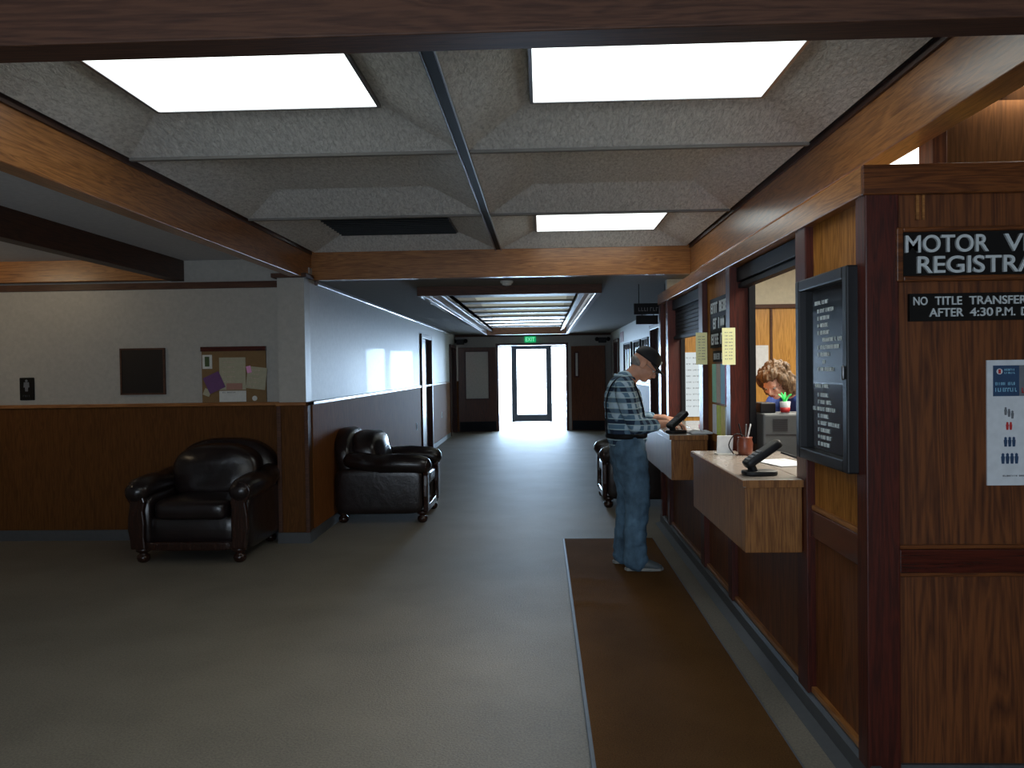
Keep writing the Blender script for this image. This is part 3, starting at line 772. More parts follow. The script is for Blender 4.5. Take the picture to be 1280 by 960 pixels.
# hanging sign past the counters
t = thing('hanging_sign', 'black two-tier hanging sign projecting from the wall above the man', 'sign', (1.13, 7.95, B))
box('upper_board', .90, 1.27, 7.93, 7.955, 1.955, 2.06, M['black'], t, bevel=.003)
box('lower_board', .92, 1.13, 7.93, 7.955, 1.86, 1.945, M['black'], t, bevel=.003)
bm = bmesh.new(); glyphs(bm, (.94, 7.929, 1.985), FX, FZ, [7, 2], .035, .028, .002); obj('lettering', bm, M['grey'], t)
bm = bmesh.new()
for x in (.95, 1.2): tri_tube(bm, [(x, 7.942, 2.06), (x, 7.942, B)], [.004, .004], 8)
for x in (.98, 1.09): tri_tube(bm, [(x, 7.942, 1.935), (x, 7.942, 1.965)], [.004, .004], 8)
obj('hanger_rods', bm, M['black'], t); rebase(t)
# framed items on the corridor right wall
for y0, y1, z0, z1, lb in ((8.6, 9.5, 1.28, 1.85, 'nearest glazed white picture on the right corridor wall, beside the hat'), (12.3, 13.0, 1.3, 1.9, 'glazed picture on the right corridor wall just past the dark door'), (13.3, 14.2, 1.3, 1.9, 'middle glazed picture among those far along the right corridor wall'), (14.6, 15.9, 1.3, 1.9, 'farthest glazed picture on the right corridor wall')):
    t = thing('framed_picture', lb, 'picture', (XRC, (y0+y1)/2, z0), 0, None)
    bm = bmesh.new()
    bx(bm, XRC-.03, XRC, y0, y0+.03, z0, z1); bx(bm, XRC-.03, XRC, y1-.03, y1, z0, z1); bx(bm, XRC-.03, XRC, y0+.03, y1-.03, z0, z0+.03); bx(bm, XRC-.03, XRC, y0+.03, y1-.03, z1-.03, z1)
    obj('frame', bm, M['black'], t)
    box('print', XRC-.015, XRC-.005, y0+.03, y1-.03, z0+.03, z1-.03, plain('glazed_print', (.45, .5, .55), .08, coat=1), t)
    bm = bmesh.new()
    for k in range(3): y = y0+.1+k*(y1-y0-.2)/3; bx(bm, XRC-.018, XRC-.014, y, y+(y1-y0)*.12, z0+.1, z1-.12)
    obj('picture_shapes', bm, M['navy'], t); rebase(t)
tag(box('red_notice', XRC-.008, XRC, 16.1, 16.7, 1.95, 2.15, plain('faded_red', (.30, .08, .10), .5)), 'small faded red notice high on the far right corridor wall', 'notice')

# ------------------------------------------------------------------ left wall items
yw = YL
t = thing('restroom_sign', 'small black wall sign with a pale pictogram left of the plaque', 'sign', (-4.49, yw, 1.23))
box('plate', -4.559, -4.428, yw-.012, yw, 1.232, 1.43, M['sign'], t, bevel=.008)
bm = bmesh.new(); o0 = (-4.495, yw-.0135, 1.36)
lathe(bm, [(.011, 0), (.011, .002)])
for v in bm.verts: v.co = V((o0[0]+v.co.x, o0[1]+v.co.z, 1.402+v.co.y))
prism(bm, [(-.022, .03), (.022, .03), (.026, -.015), (.014, -.015), (.012, -.05), (-.012, -.05), (-.014, -.015), (-.026, -.015)], o0, FX, FZ, (0, .002, 0))
obj('pictogram', bm, M['grey'], t)
bm = bmesh.new(); glyphs(bm, (-4.53, yw-.0125, 1.262), FX, FZ, [4], .016, .018, .001); obj('lettering', bm, M['greyd'], t); rebase(t)
t = thing('wall_plaque', 'square dark bronze plaque on the painted wall', 'plaque', (-3.457, yw, 1.275))
box('plate', -3.645, -3.27, yw-.02, yw, 1.278, 1.662, M['plaque'], t, bevel=.006)
bm = bmesh.new(); w = .014
bx(bm, -3.655, -3.641, yw-.026, yw, 1.268, 1.672); bx(bm, -3.274, -3.26, yw-.026, yw, 1.268, 1.672); bx(bm, -3.641, -3.274, yw-.026, yw, 1.268, 1.282); bx(bm, -3.641, -3.274, yw-.026, yw, 1.658, 1.672)
obj('border', bm, M['beam_dark'], t); rebase(t)
t = thing('bulletin_board', 'cork bulletin board resting on the wainscot ledge above the armchair', 'bulletin board', (-2.66, yw, 1.19))
box('cork_panel', -2.935, -2.375, yw-.02, yw, 1.193, 1.66, M['cork'], t)
box('top_rail', -2.94, -2.37, yw-.032, yw, 1.635, 1.675, M['mahog_x'], t); rebase(t)
def sheet(cx, cz, w, h, a, m, lb, n=0, nm=0, lift=.022, ink='grey'):
    t = thing('pinned_sheet', lb, 'paper', (cx, yw-lift, cz))
    r = V((math.cos(a), 0, math.sin(a))); u = V((-math.sin(a), 0, math.cos(a)))
    bm = bmesh.new(); obox(bm, (cx, yw-lift, cz), r, V((0, 1, 0)), u, w, .0015, h); obj('sheet', bm, M[m], t)
    if n:
        bm = bmesh.new()
        for q in range(n): glyphs(bm, V((cx, yw-lift-.001, cz))-r*w*.38+u*(h*.36-q*h*.75/max(1, n-1)-.006), r, u, [3, nm], .010, .010, .001)
        obj('print', bm, M[ink], t)
    rebase(t)
sheet(-2.885, 1.545, .085, .12, 0, 'tag', 'white framed card with green figure top left on the bulletin board', 0, 0, .0225)
bm = bmesh.new(); bx(bm, -2.905, -2.865, yw-.026, yw-.0245, 1.505, 1.59)
tag(obj('green_picture', bm, plain('olive', (.05, .08, .02), .6)), 'small dark green picture on the card at the bulletin board corner', 'picture')
sheet(-2.665, 1.44, .23, .28, 0, 'creamp', 'large cream flyer centred on the bulletin board', 6, 7, .024, 'tan')
sheet(-2.65, 1.33, .14, .055, 0, 'rose', 'rose coloured strip across the foot of the cream flyer', 0, 0, .027)
sheet(-2.825, 1.365, .15, .15, .42, 'purple', 'tilted purple paper on the left of the bulletin board', 0, 0, .029)
sheet(-2.89, 1.28, .06, .06, -.4, 'creamp', 'small cream scrap under the tilted purple paper', 0, 0, .0255)
sheet(-2.455, 1.40, .17, .19, -.12, 'creamp', 'tilted cream sheet on the right of the bulletin board', 5, 5, .026, 'tan')
sheet(-2.52, 1.475, .04, .06, .2, 'pink', 'small pink note between the cream flyer and right sheet', 0, 0, .0275)
sheet(-2.665, 1.245, .235, .095, 0, 'tag', 'wide white label holder at the foot of the bulletin board', 1, 8, .027)
bm = bmesh.new(); lathe(bm, [(.022, 0), (.022, .002)])
for v in bm.verts: v.co = V((-2.475+v.co.x, yw-.024+v.co.z, 1.225+v.co.y))
tag(obj('round_sticker', bm, M['tag']), 'small round white sticker at lower right of the bulletin board', 'sticker')

# outlets on the corridor wainscot
for y, lb in ((12.9, 'small pale outlet plate low on the wainscot before the dark doorway'), (16.2, 'small pale outlet plate low on the wainscot beyond the dark doorway')):
    t = thing('outlet', lb, 'outlet', (XW+.006, y, .6))
    box('cover_plate', XW+.006, XW+.012, y-.035, y+.035, .50, .61, M['tag'], t, bevel=.002)
    box('sockets', XW+.012, XW+.015, y-.012, y+.012, .52, .59, M['grey'], t); rebase(t)

# ------------------------------------------------------------------ runner mat
t = thing('floor_mat', 'long brown ribbed runner mat along the counters', 'mat', (.54, 4, 0))
bm = bmesh.new()
nx, ny = 12, 120
def mz(x, y):
    z = .012+.0015*noise.noise(V((x*6, y*6, 0)))
    for yc, a in ((5.55, .006), (5.0, .008)):
        z += a*math.exp(-((y-yc-.05*math.sin(x*9))/.035)**2)*max(0, 1-abs(x-.3)/.45)
    return z
gr = [[bm.verts.new((.18+.735*i/nx, .3+6.6*j/ny, mz(.18+.735*i/nx, .3+6.6*j/ny))) for i in range(nx+1)] for j in range(ny+1)]
lo = [[bm.verts.new((v.co.x, v.co.y, .001)) for v in r] for r in (gr[0], gr[-1])]
for j in range(ny):
    for i in range(nx): bm.faces.new((gr[j][i], gr[j][i+1], gr[j+1][i+1], gr[j+1][i]))
for i in range(nx):
    bm.faces.new((gr[0][i+1], gr[0][i], lo[0][i], lo[0][i+1])); bm.faces.new((gr[-1][i], gr[-1][i+1], lo[1][i+1], lo[1][i]))
obj('pile', bm, M['mat'], t, smooth=True)
bm = bmesh.new(); bx(bm, .163, .182, .29, 6.91, .0005, .011); bx(bm, .913, .925, .29, 6.91, .0005, .011); bx(bm, .163, .925, 6.895, 6.912, .0005, .011)
obj('rubber_edge', bm, M['matedge'], t, bevel=.003); rebase(t)

# ------------------------------------------------------------------ armchairs (local: front = -Y)
def puff(fr=.010, k=5.0, seed=0):
    def f(p):
        n = noise.noise(p*k+V((seed, seed, 0)))
        return p*(1+fr*n*6/max(.25, 1))
    return f
def make_chair(label):
    t = thing('leather_armchair', label, 'armchair')
    W, D = .98, .90
    # body
    bm = bmesh.new(); sq(bm, (0, -.02, .235), .36, .40, .125, .25, .2, 32, 14); obj('seat_base', bm, M['leather'], t, smooth=True)
    bm = bmesh.new(); sq(bm, (0, -.10, .395), .305, .37, .085, .45, .3, 40, 18, f=puff(.006, 5)); obj('seat_cushion', bm, M['leather'], t, smooth=True)
    # outer back, arched
    bm = bmesh.new()
    def arch(p):
        x = p.x/.44; z = p.z
        if z > 0: z *= (1-.26*abs(x)**2.6)
        return V((p.x*(1-.10*max(0, -p.z)/.3), p.y-.10*(p.z/.33)*-.6, z))
    sq(bm, (0, .30, .545), .445, .105, .345, .5, .55, 44, 26, f=arch)
    obj('outer_back', bm, M['leather'], t, smooth=True)
    bm = bmesh.new()
    def cush(p):
        x = p.x/.36; z = p.z
        if z > 0: z *= (1-.25*abs(x)**2.4)
        n = noise.noise(V((p.x*7, p.z*7, 2)))
        d = .018*n - .05*math.exp(-((p.x/.05)**2+((p.z+.03)/.07)**2))*(-1)
        y = p.y*(1+.25*math.cos(p.x*4))
        if p.y < 0: y += -d*-1 + .012*math.sin(p.x*26)*max(0, p.z+.05)
        return V((p.x, y+.28*p.z*.55, z))
    sq(bm, (0, .13, .635), .36, .135, .225, .6, .5, 48, 28, f=cush); obj('back_cushion', bm, M['leather'], t, smooth=True)
    for s in (-1, 1):
        bm = bmesh.new()
        sq(bm, (s*.385, -.02, .31), .085, .42, .22, .3, .25, 24, 14)
        obj('arm_panel', bm, M['leather'], t, smooth=True)
        bm = bmesh.new()
        p = [(s*.40, -.44, .545), (s*.405, -.40, .555), (s*.405, -.2, .565), (s*.405, -.03, .56), (s*.40, -.01, .56), (s*.40, .1, .575), (s*.39, .26, .60)]
        tri_tube(bm, p, [(.092, .085), (.10, .092), (.108, .096), (.104, .094), (.098, .088), (.104, .092), (.09, .08)], 24, (1, 0, 0))
        obj('rolled_arm', bm, M['leather'], t, smooth=True)
        bm = bmesh.new()
        out = [(.075*math.cos(a), .075*math.sin(a)+.545) for a in [PI*(-.15)+k*PI*1.30/14 for k in range(15)]]
        out = [(x*s*1.0+s*.41, z) for x, z in out]
        low = [(-.062, .47), (-.045, .40), (-.055, .30), (-.05, .20), (-.06, .11), (.055, .11), (.06, .18), (.075, .26), (.07, .36), (.055, .46)]
        pts = out+[(x*s+s*.39, z) for x, z in low]
        prism(bm, pts, (0, -.485, 0), FX, FZ, (0, .045, 0))
        o = obj('arm_front', bm, M['chairwood'], t, bevel=.010)
        bm = bmesh.new(); lathe(bm, [(.05, 0), (.05, .01), (.03, .018), (.012, .022)], n=18)
        for v in bm.verts: v.co = V((s*.415+v.co.x, -.485-v.co.z, .55+v.co.y))
        obj('scroll_rosette', bm, M['chairwood'], o, smooth=True)
    bm = bmesh.new(); bx(bm, -.335, .335, -.465, -.43, .10, .16); sq(bm, (0, -.45, .13), .33, .03, .035, .4, .4)
    obj('front_rail', bm, M['chairwood'], t, bevel=.008)
    for x, y in ((-.375, -.42), (.375, -.42), (-.36, .34), (.36, .34)):
        bm = bmesh.new(); lathe(bm, [(.026, 0), (.042, .012), (.05, .035), (.046, .055), (.03, .066), (.032, .075), (.055, .088), (.055, .115)], (x, y, 0)); obj('foot', bm, M['chairwood'], t, smooth=True)
    return t
def kids(o): return [c for c in bpy.data.objects if c.parent == o]
def dup(o, label, parent=None):
    n = o.copy(); C.objects.link(n)
    if parent is not None: n.parent = parent
    else: n['label'] = label
    for c in kids(o): dup(c, None, n)
    return n
ch1 = make_chair('dark leather armchair facing forward in front of the left wainscot wall')
ch1.location = (-2.70, 6.60, 0)
ch2 = dup(ch1, 'dark leather armchair side-on against the left corridor wall beyond the pillar')
ch2.location = (-1.565, 8.12, 0); ch2.rotation_euler = (0, 0, PI/2)
ch3 = dup(ch1, 'dark leather armchair against the right wall, half hidden behind the man')
ch3.location = (1.10, 8.86, 0); ch3.rotation_euler = (0, 0, -PI/2)
for c in (ch1, ch2, ch3): c['group'] = 'dark leather lobby armchairs'

# ------------------------------------------------------------------ desk things on the counters
def terminal(lb, x, y, z, ang, s=1.0):
    t = thing('card_terminal', lb, 'card terminal', (x, y, z), ang)
    bm = bmesh.new(); sq(bm, (0, 0, .012*s), .085*s, .06*s, .012*s, .3, .6, 28, 8); obj('base', bm, M['blackp'], t, smooth=True)
    bm = bmesh.new(); limb(bm, [(-.03*s, 0, .02*s), (-.045*s, 0, .06*s), (-.02*s, 0, .08*s), (.005*s, 0, .10*s)], [(.032*s, .02*s)]*3+[(.03*s, .018*s)], 16, (0, 1, 0)); obj('stand', bm, M['blackp'], t, smooth=True)
    d = V((.84, 0, .54)).normalized(); u = V((-.54, 0, .84)); 
    R = Matrix((d, V((0, 1, 0)), u)).transposed()
    bm = bmesh.new(); sq(bm, V((.015, 0, .105))*s, .105*s, .042*s, .019*s, .25, .35, 28, 10, mat=R); h = obj('handset', bm, M['blackp'], t, smooth=True)
    bm = bmesh.new(); obox(bm, V((.053, 0, .1295))*s+u*.017*s, d, V((0, 1, 0)), u, .06*s, .06*s, .003); obj('screen', bm, M['greybox'], h)
    bm = bmesh.new()
    for a in range(4):
        for b in range(3): obox(bm, V((.015, 0, .105))*s+d*(-.075+a*.022)*s+V((0, 1, 0))*(b-1)*.02*s+u*.0205*s, d, V((0, 1, 0)), u, .013*s, .014*s, .004)
    obj('keypad', bm, M['grey'], h)
    return t
terminal('black card terminal on an angled stand on the near service counter', .945, 3.60, .972, .12, .88)
terminal('black card terminal on a stand in front of the man on the far counter', .905, 5.56, 1.0, .55, .85)
t = thing('sign_holder', 'small white tilted card holder at the far end of the near counter', 'card holder', (.985, 4.45, .972))
bm = bmesh.new(); obox(bm, (.985, 4.45, 1.022), FX, V((0, .94, .34)), V((0, -.2, 1)).normalized(), .085, .004, .105); obj('card', bm, M['white'], t)
bm = bmesh.new(); bx(bm, .94, 1.03, 4.41, 4.50, .9725, .978); obj('base', bm, M['tag'], t); rebase(t)
t = thing('pen_cup', 'red-brown pen cup holding pens on the near counter', 'pen cup', (1.085, 4.42, .972))
bm = bmesh.new(); lathe(bm, [(.034, 0), (.04, .02), (.042, .06), (.036, .085), (.04, .095)], (1.085, 4.42, .972)); obj('cup', bm, M['vase'], t, smooth=True); rebase(t)
for dx, dy, m, c in ((-.012, .01, 'black', 'black'), (.012, -.008, 'white', 'white'), (.0, -.015, 'steel', 'silver')):
    bm = bmesh.new(); tri_tube(bm, [(1.085+dx*.5, 4.42+dy*.5, 1.03), (1.085+dx*2.2, 4.42+dy*2, 1.135)], [.004, .004], 8)
    tag(obj('pen', bm, M[m], smooth=True), c+' pen standing in the red-brown pen cup', 'pen')
bm = bmesh.new(); limb(bm, [(1.02, 4.40, .978), (.99, 4.38, 1.03), (1.03, 4.40, 1.085), (1.085, 4.42, 1.07)], [.003]*4, 8)
tag(obj('black_cable', bm, M['black'], smooth=True), 'thin dark cord looping beside the pen cup', 'cord')
def paper(x, y, z, w, h, a, m, lb):
    bm = bmesh.new(); r = V((math.cos(a), math.sin(a), 0)); u = V((-math.sin(a), math.cos(a), 0))
    obox(bm, (x, y, z), r, u, FZ, w, h, .003); return tag(obj('paper_sheet', bm, M[m]), lb, 'paper')
paper(1.17, 4.02, .9755, .18, .28, .25, 'white', 'white sheet lying on the near counter behind the card terminal')
paper(1.04, 5.70, 1.003, .20, .28, .3, 'white', 'white form under the writing hand of the man')
paper(.92, 6.25, 1.003, .12, .35, .05, 'white', 'white papers on the far end of the counter before the man')
bm = bmesh.new(); p = [(1.0+.0, 5.86, 1.003)]
prism(bm, [(-.07, 0), (.07, 0), (.075, .006), (.04, .02), (.01, .013), (-.04, .024), (-.075, .006)], (1.06, 5.43, 1.002), FX, FZ, (0, .12, 0))
tag(obj('folded_paper', bm, M['white'], bevel=.01), 'crumpled white paper bundle beside the card terminal of the man', 'paper')
tag(box('red_tag', 1.13, 1.17, 5.85, 5.95, 1.001, 1.03, M['red'], bevel=.004), 'small red block on the far counter sill', 'tag')
# cable at near counter
bm = bmesh.new(); limb(bm, [(1.22, 3.85, .978), (1.25, 4.0, .99), (1.2, 4.15, 1.01), (1.28, 4.2, .985), (1.33, 4.0, .98), (1.28, 3.75, .978)], [.005]*6, 8)
tag(obj('cable', bm, M['black'], smooth=True), 'loose black cable on the inner sill of the near window', 'cable')

# office desk, equipment
t = thing('office_desk', 'dark office desk behind the near service window', 'desk', (2.0, 4.8, 0))
box('desktop', 1.45, 2.7, 4.42, 5.05, .86, .90, M['greyd'], t, bevel=.004)
box('modesty_panel', 1.5, 2.65, 4.9, 4.93, .05, .86, M['greyd'], t)
for x in (1.47, 2.62):
    for y in (4.45, 4.99): box('leg', x, x+.05, y, y+.04, 0, .86, M['greyd'], t)
rebase(t)
t = thing('office_cabinet', 'grey office cabinet just inside the near service window', 'cabinet', (1.35, 4.7, 0))
box('carcass', 1.23, 1.448, 4.42, 5.05, 0, .90, M['greybox'], t, bevel=.004)
box('drawer_front', 1.235, 1.443, 4.412, 4.42, .08, .84, M['greyd'], t, bevel=.003); rebase(t)
t = thing('office_printer', 'grey box-like printer with a dark vent behind the near window', 'printer', (1.5, 4.66, .90))
box('case', 1.235, 1.78, 4.615, 4.84, .905, 1.178, M['greybox'], t, bevel=.012)
bm = bmesh.new()
for k in range(7): bx(bm, 1.29, 1.37, 4.609, 4.617, 1.085+k*.010, 1.090+k*.010)
obj('vent', bm, M['greyd'], t)
box('seam', 1.25, 1.77, 4.611, 4.617, 1.06, 1.064, M['greyd'], t); rebase(t)
tag(box('black_tray', 1.245, 1.33, 4.70, 4.86, 1.1785, 1.235, M['blackp'], bevel=.006), 'low black tray on the printer at the left of the near window', 'tray')
def cup(x, y, lb):
    t = thing('candy_cup', lb, 'cup', (x, y, 1.178))
    bm = bmesh.new(); lathe(bm, [(.022, 0.001), (.026, .03), (.03, .065)], (0, 0, 0)); obj('cup_shell', bm, M['white'], t, smooth=True)
    bm = bmesh.new(); lathe(bm, [(.0235, .004), (.0285, .032)], (0, 0, 0)); obj('red_band', bm, M['red'], t, smooth=True)
    for k in range(5):
        bm = bmesh.new(); a = k*1.3; limb(bm, [(0, 0, .05), (.012*math.cos(a), .012*math.sin(a), .085), (.036*math.cos(a), .03*math.sin(a), .105+.01*(k % 2))], [(.008, .004), (.014, .003), (.005, .002)], 8); obj('green_leaf', bm, M['green'], t, smooth=True)
    return t
cup(1.375, 4.68, 'white cup with red band and green leaves in front of the clerk')
cup(1.478, 4.68, 'white cup with red band and green leaves at the window edge, right of the first')

# ------------------------------------------------------------------ people
def frame(o, fwd, up=(0, 0, 1)):
    f = V(fwd).normalized(); l = V(up).cross(f).normalized(); u = f.cross(l)
    return Matrix(((f.x, l.x, u.x, o[0]), (f.y, l.y, u.y, o[1]), (f.z, l.z, u.z, o[2]), (0, 0, 0, 1)))
def head_geo(bm, F, s=1.0):
    """face along local +x, up +z, left +y; centre between the ears"""
    R = F.to_3x3()
    def e(c, a, b, d, e1=1, e2=1): sq(bm, F @ V((c[0]*s, c[1]*s, c[2]*s)), a*s, b*s, d*s, e1, e2, 20, 14, mat=R)
    e((-.012, 0, .030), .092, .074, .085)          # cranium
    e((.022, 0, .02), .066, .064, .075)            # forehead/face
    e((.030, 0, -.035), .058, .054, .060)          # cheeks
    e((.050, 0, -.078), .034, .032, .026)          # chin
    e((.012, 0, -.062), .050, .050, .034)          # jaw
    limb(bm, [F @ V((.080*s, 0, .012*s)), F @ V((.096*s, 0, -.010*s)), F @ V((.104*s, 0, -.026*s)), F @ V((.088*s, 0, -.032*s))], [.008*s, .010*s, .013*s, .010*s], 10)  # nose
    for q in (-1, 1):
        e((.074, q*.030, .018), .016, .022, .008)  # brow
        e((-.006, q*.077, -.005), .020, .008, .031, .9, .9)  # ear
        e((.070, q*.036, -.022), .018, .018, .018)     # cheekbone
    e((.084, 0, -.054), .011, .024, .010)          # mouth mound
def head_parts(root, F, s=1.0):
    R = F.to_3x3()
    for q in (-1, 1):
        bm = bmesh.new(); sq(bm, F @ V((.078*s, q*.030*s, .002*s)), .011*s, .013*s, .008*s, 1, 1, 14, 10, mat=R); e = obj('eye', bm, M['eye'], root, smooth=True)
        bm = bmesh.new(); sq(bm, F @ V((.088*s, q*.030*s, .001*s)), .003*s, .006*s, .006*s, 1, 1, 10, 8, mat=R); obj('pupil', bm, M['pupil'], e, smooth=True)
    bm = bmesh.new(); sq(bm, F @ V((.092*s, 0, -.051*s)), .006*s, .021*s, .0035*s, 1, 1, 14, 8, mat=R); sq(bm, F @ V((.091*s, 0, -.058*s)), .006*s, .018*s, .004*s, 1, 1, 14, 8, mat=R)
    obj('lips', bm, M['lip'], root, smooth=True)
def hand_geo(bm, F, side, curl=.6, s=1.0):
    """wrist at origin, fingers +x, thumb towards +y*side, back of hand +z"""
    def P(x, y, z): return F @ V((x*s, y*side*s, z*s))
    limb(bm, [P(-.03, 0, 0), P(0, 0, 0), P(.035, 0, 0), P(.082, -.002, 0)], [(.026*s, .019*s), (.027*s, .018*s), (.038*s, .017*s), (.039*s, .013*s)], 16, F.to_3x3() @ V((0, 1, 0)))
    for k, (y, l) in enumerate(((.029, .070), (.010, .079), (-.010, .073), (-.028, .058))):
        a = 0; p = V((.080, y, 0)); pts = [V((.066, y, .001)), p.copy()]
        for seg, c in zip((.46, .30, .24), (curl*.6, curl*1.0, curl*.7)):
            a += c; p = p+V((math.cos(a)*l*seg, y*.06, -math.sin(a)*l*seg)); pts.append(p.copy())
        tri_tube(bm, [P(*q) for q in pts], [.0090*s, .0090*s, .0085*s, .0078*s, .0065*s], 10)
    tri_tube(bm, [P(.018, .022, -.004), P(.040, .045, -.010), P(.066, .052, -.020), P(.088, .047, -.030)], [.013*s, .0115*s, .0098*s, .008*s], 10)

# ---- the man
Y_ = 5.88
man = thing('person', 'person in a plaid shirt, jeans and black cap writing at the far counter', 'person', (.66, Y_, 0))
HF = frame((.735, 5.87, 1.462), (.80, -.12, -.62), (.5, 0, .85))
bm = bmesh.new(); head_geo(bm, HF, 1.0)
limb(bm, [(.60, 5.88, 1.30), (.635, 5.88, 1.37), (.70, 5.875, 1.44)], [(.07, .065), (.056, .056), (.055, .058)], 16, (0, 1, 0))   # neck
limb(bm, [(.60, 5.89, .86), (.60, 5.89, .98), (.595, 5.885, 1.12), (.585, 5.88, 1.25), (.60, 5.88, 1.33)], [(.145, .095), (.148, .105), (.160, .115), (.18, .11), (.13, .08)], 20, (0, 1, 0))
# right arm (nearest the camera), left arm
WR = V((.865, 5.72, 1.055)); WL = V((.89, 5.99, 1.075))
limb(bm, [(.575, 5.70, 1.305), (.60, 5.665, 1.17), (.655, 5.65, 1.045), (.76, 5.68, 1.045), WR], [.055, .05, .043, .037, .028], 14)
limb(bm, [(.585, 6.06, 1.305), (.63, 6.10, 1.17), (.69, 6.10, 1.06), (.79, 6.05, 1.065), WL], [.055, .05, .043, .037, .028], 14)
hand_geo(bm, frame(WR, (.95, .12, -.05), (.0, 0, 1)), 1, .55, 1.05)
hand_geo(bm, frame(WL, (.93, -.25, -.12), (0, 0, 1)), -1, .65, 1.05)
# legs
limb(bm, [(.61, 5.79, .88), (.645, 5.785, .66), (.665, 5.78, .46), (.645, 5.79, .26), (.665, 5.80, .07)], [.068, .065, .056, .05, .035], 14)
limb(bm, [(.60, 5.98, .88), (.615, 5.99, .66), (.625, 6.0, .46), (.60, 6.01, .26), (.60, 6.02, .07)], [.068, .065, .056, .05, .035], 14)
for (x, y) in ((.665, 5.80), (.60, 6.02)): limb(bm, [(x-.03, y, .055), (x+.06, y, .05), (x+.15, y, .04)], [(.035, .03), (.04, .028), (.038, .018)], 12, (0, 1, 0))
fuse('body', bm, M['skin'], man, .005, 3)
head_parts(man, HF, 1.0)
# shirt
bm = bmesh.new()
limb(bm, [(.61, 5.89, .93), (.605, 5.89, .99), (.598, 5.885, 1.10), (.580, 5.88, 1.22), (.585, 5.88, 1.31), (.605, 5.88, 1.36)], [(.180, .135), (.180, .143), (.182, .140), (.195, .132), (.175, .108), (.085, .075)], 24, (0, 1, 0))
limb(bm, [(.585, 5.76, 1.325), (.575, 5.71, 1.30), (.598, 5.665, 1.18), (.645, 5.645, 1.055), (.70, 5.655, 1.04), (.775, 5.685, 1.048)], [.06, .072, .067, .060, .056, .048], 16)
limb(bm, [(.60, 6.0, 1.325), (.59, 6.05, 1.30), (.63, 6.105, 1.18), (.68, 6.105, 1.07), (.73, 6.085, 1.06), (.80, 6.045, 1.065)], [.06, .072, .067, .058, .055, .046], 16)
shirt = wrinkle(fuse('shirt', bm, M['plaid'], man, .008, 5), (11, 11, 15), .011)
from mathutils.bvhtree import BVHTree
tree = BVHTree.FromPolygons([v.co.copy() for v in shirt.data.vertices], [tuple(p.vertices) for p in shirt.data.polygons])
def snap(pts, off=.004):
    out = []
    for p in pts:
        q, n, _, _ = tree.find_nearest(V(p)); out.append(q+n*off)
    return [out[0]]+[(out[i-1]+out[i]*2+out[i+1])/4 for i in range(1, len(out)-1)]+[out[-1]]
bm = bmesh.new()
RN = [V((.60+.075*math.cos(a), 5.88+.082*math.sin(a), 1.365+.05*math.cos(a)*-.3+.008)) for a in [2*PI*k/20 for k in range(21)]]
tri_tube(bm, RN, [(.018, .007)]*21, 10, (0, 0, 1)); obj('collar', bm, M['plaid'], man, smooth=True)
# suspenders
for sx, y, nm in ((1, 5.775, 'suspender'), (1, 5.985, 'suspender')):
    bm = bmesh.new()
    pth = [(.735, y+.01, .95), (.752, y, 1.05), (.735, y, 1.16), (.705, y, 1.27), (.64, y, 1.355), (.56, y, 1.375), (.485, y+.02, 1.30), (.452, y+.03, 1.2), (.455, 5.88+(y-5.88)*.5, 1.08), (.468, 5.88+(y-5.88)*.35, .96)]
    p, r = smoothpath(pth, [(.014, .005)]*len(pth), 5); tri_tube(bm, snap(p), r, 8, (0, 1, 0)); obj(nm, bm, M['black'], man, smooth=True)
# jeans
bm = bmesh.new()
limb(bm, [(.612, 5.885, .975), (.61, 5.885, .93), (.61, 5.885, .84), (.615, 5.885, .76)], [(.176, .128), (.182, .132), (.182, .125), (.16, .10)], 22, (0, 1, 0))
limb(bm, [(.612, 5.80, .86), (.645, 5.79, .70), (.668, 5.78, .50), (.655, 5.785, .38), (.650, 5.79, .22), (.652, 5.80, .075)], [(.098, .118), (.092, .108), (.078, .088), (.072, .080), (.074, .080), (.078, .084)], 20, (0, 1, 0))
limb(bm, [(.600, 5.97, .86), (.618, 5.985, .70), (.632, 6.0, .50), (.615, 6.0, .38), (.598, 6.01, .22), (.596, 6.02, .075)], [(.098, .118), (.092, .108), (.078, .088), (.072, .080), (.074, .080), (.078, .084)], 20, (0, 1, 0))
wrinkle(fuse('jeans', bm, M['denim'], man, .008, 4), (9, 9, 16), .013, 3)
bm = bmesh.new(); p = [V((.613+.137*math.cos(a), 5.885+.186*math.sin(a), .965)) for a in [2*PI*k/32 for k in range(33)]]
p = snap(p, .005)
tri_tube(bm, p, [(.018, .006)]*33, 8, (0, 0, 1)); obj('belt', bm, M['black'], man, smooth=True)
for (x, y) in ((.665, 5.80), (.60, 6.02)):
    bm = bmesh.new(); limb(bm, [(x-.055, y, .05), (x-.02, y, .06), (x+.05, y, .058), (x+.12, y, .042), (x+.155, y, .034)], [(.038, .035), (.043, .045), (.046, .042), (.05, .028), (.042, .020)], 16, (0, 1, 0))
    sh = fuse('shoe', bm, M['shoe'], man, .006, 2)
    bm = bmesh.new()
    out = [(x-.095, 0), (x-.08, .036), (x, .040), (x+.09, .052), (x+.145, .046), (x+.178, .02), (x+.182, -.01), (x+.155, -.042), (x+.09, -.05), (x, -.038), (x-.08, -.034)]
    prism(bm, out, (0, y, .013), FX, V((0, 1, 0)), (0, 0, .022)); obj('sole', bm, M['sole'], sh, bevel=.006)
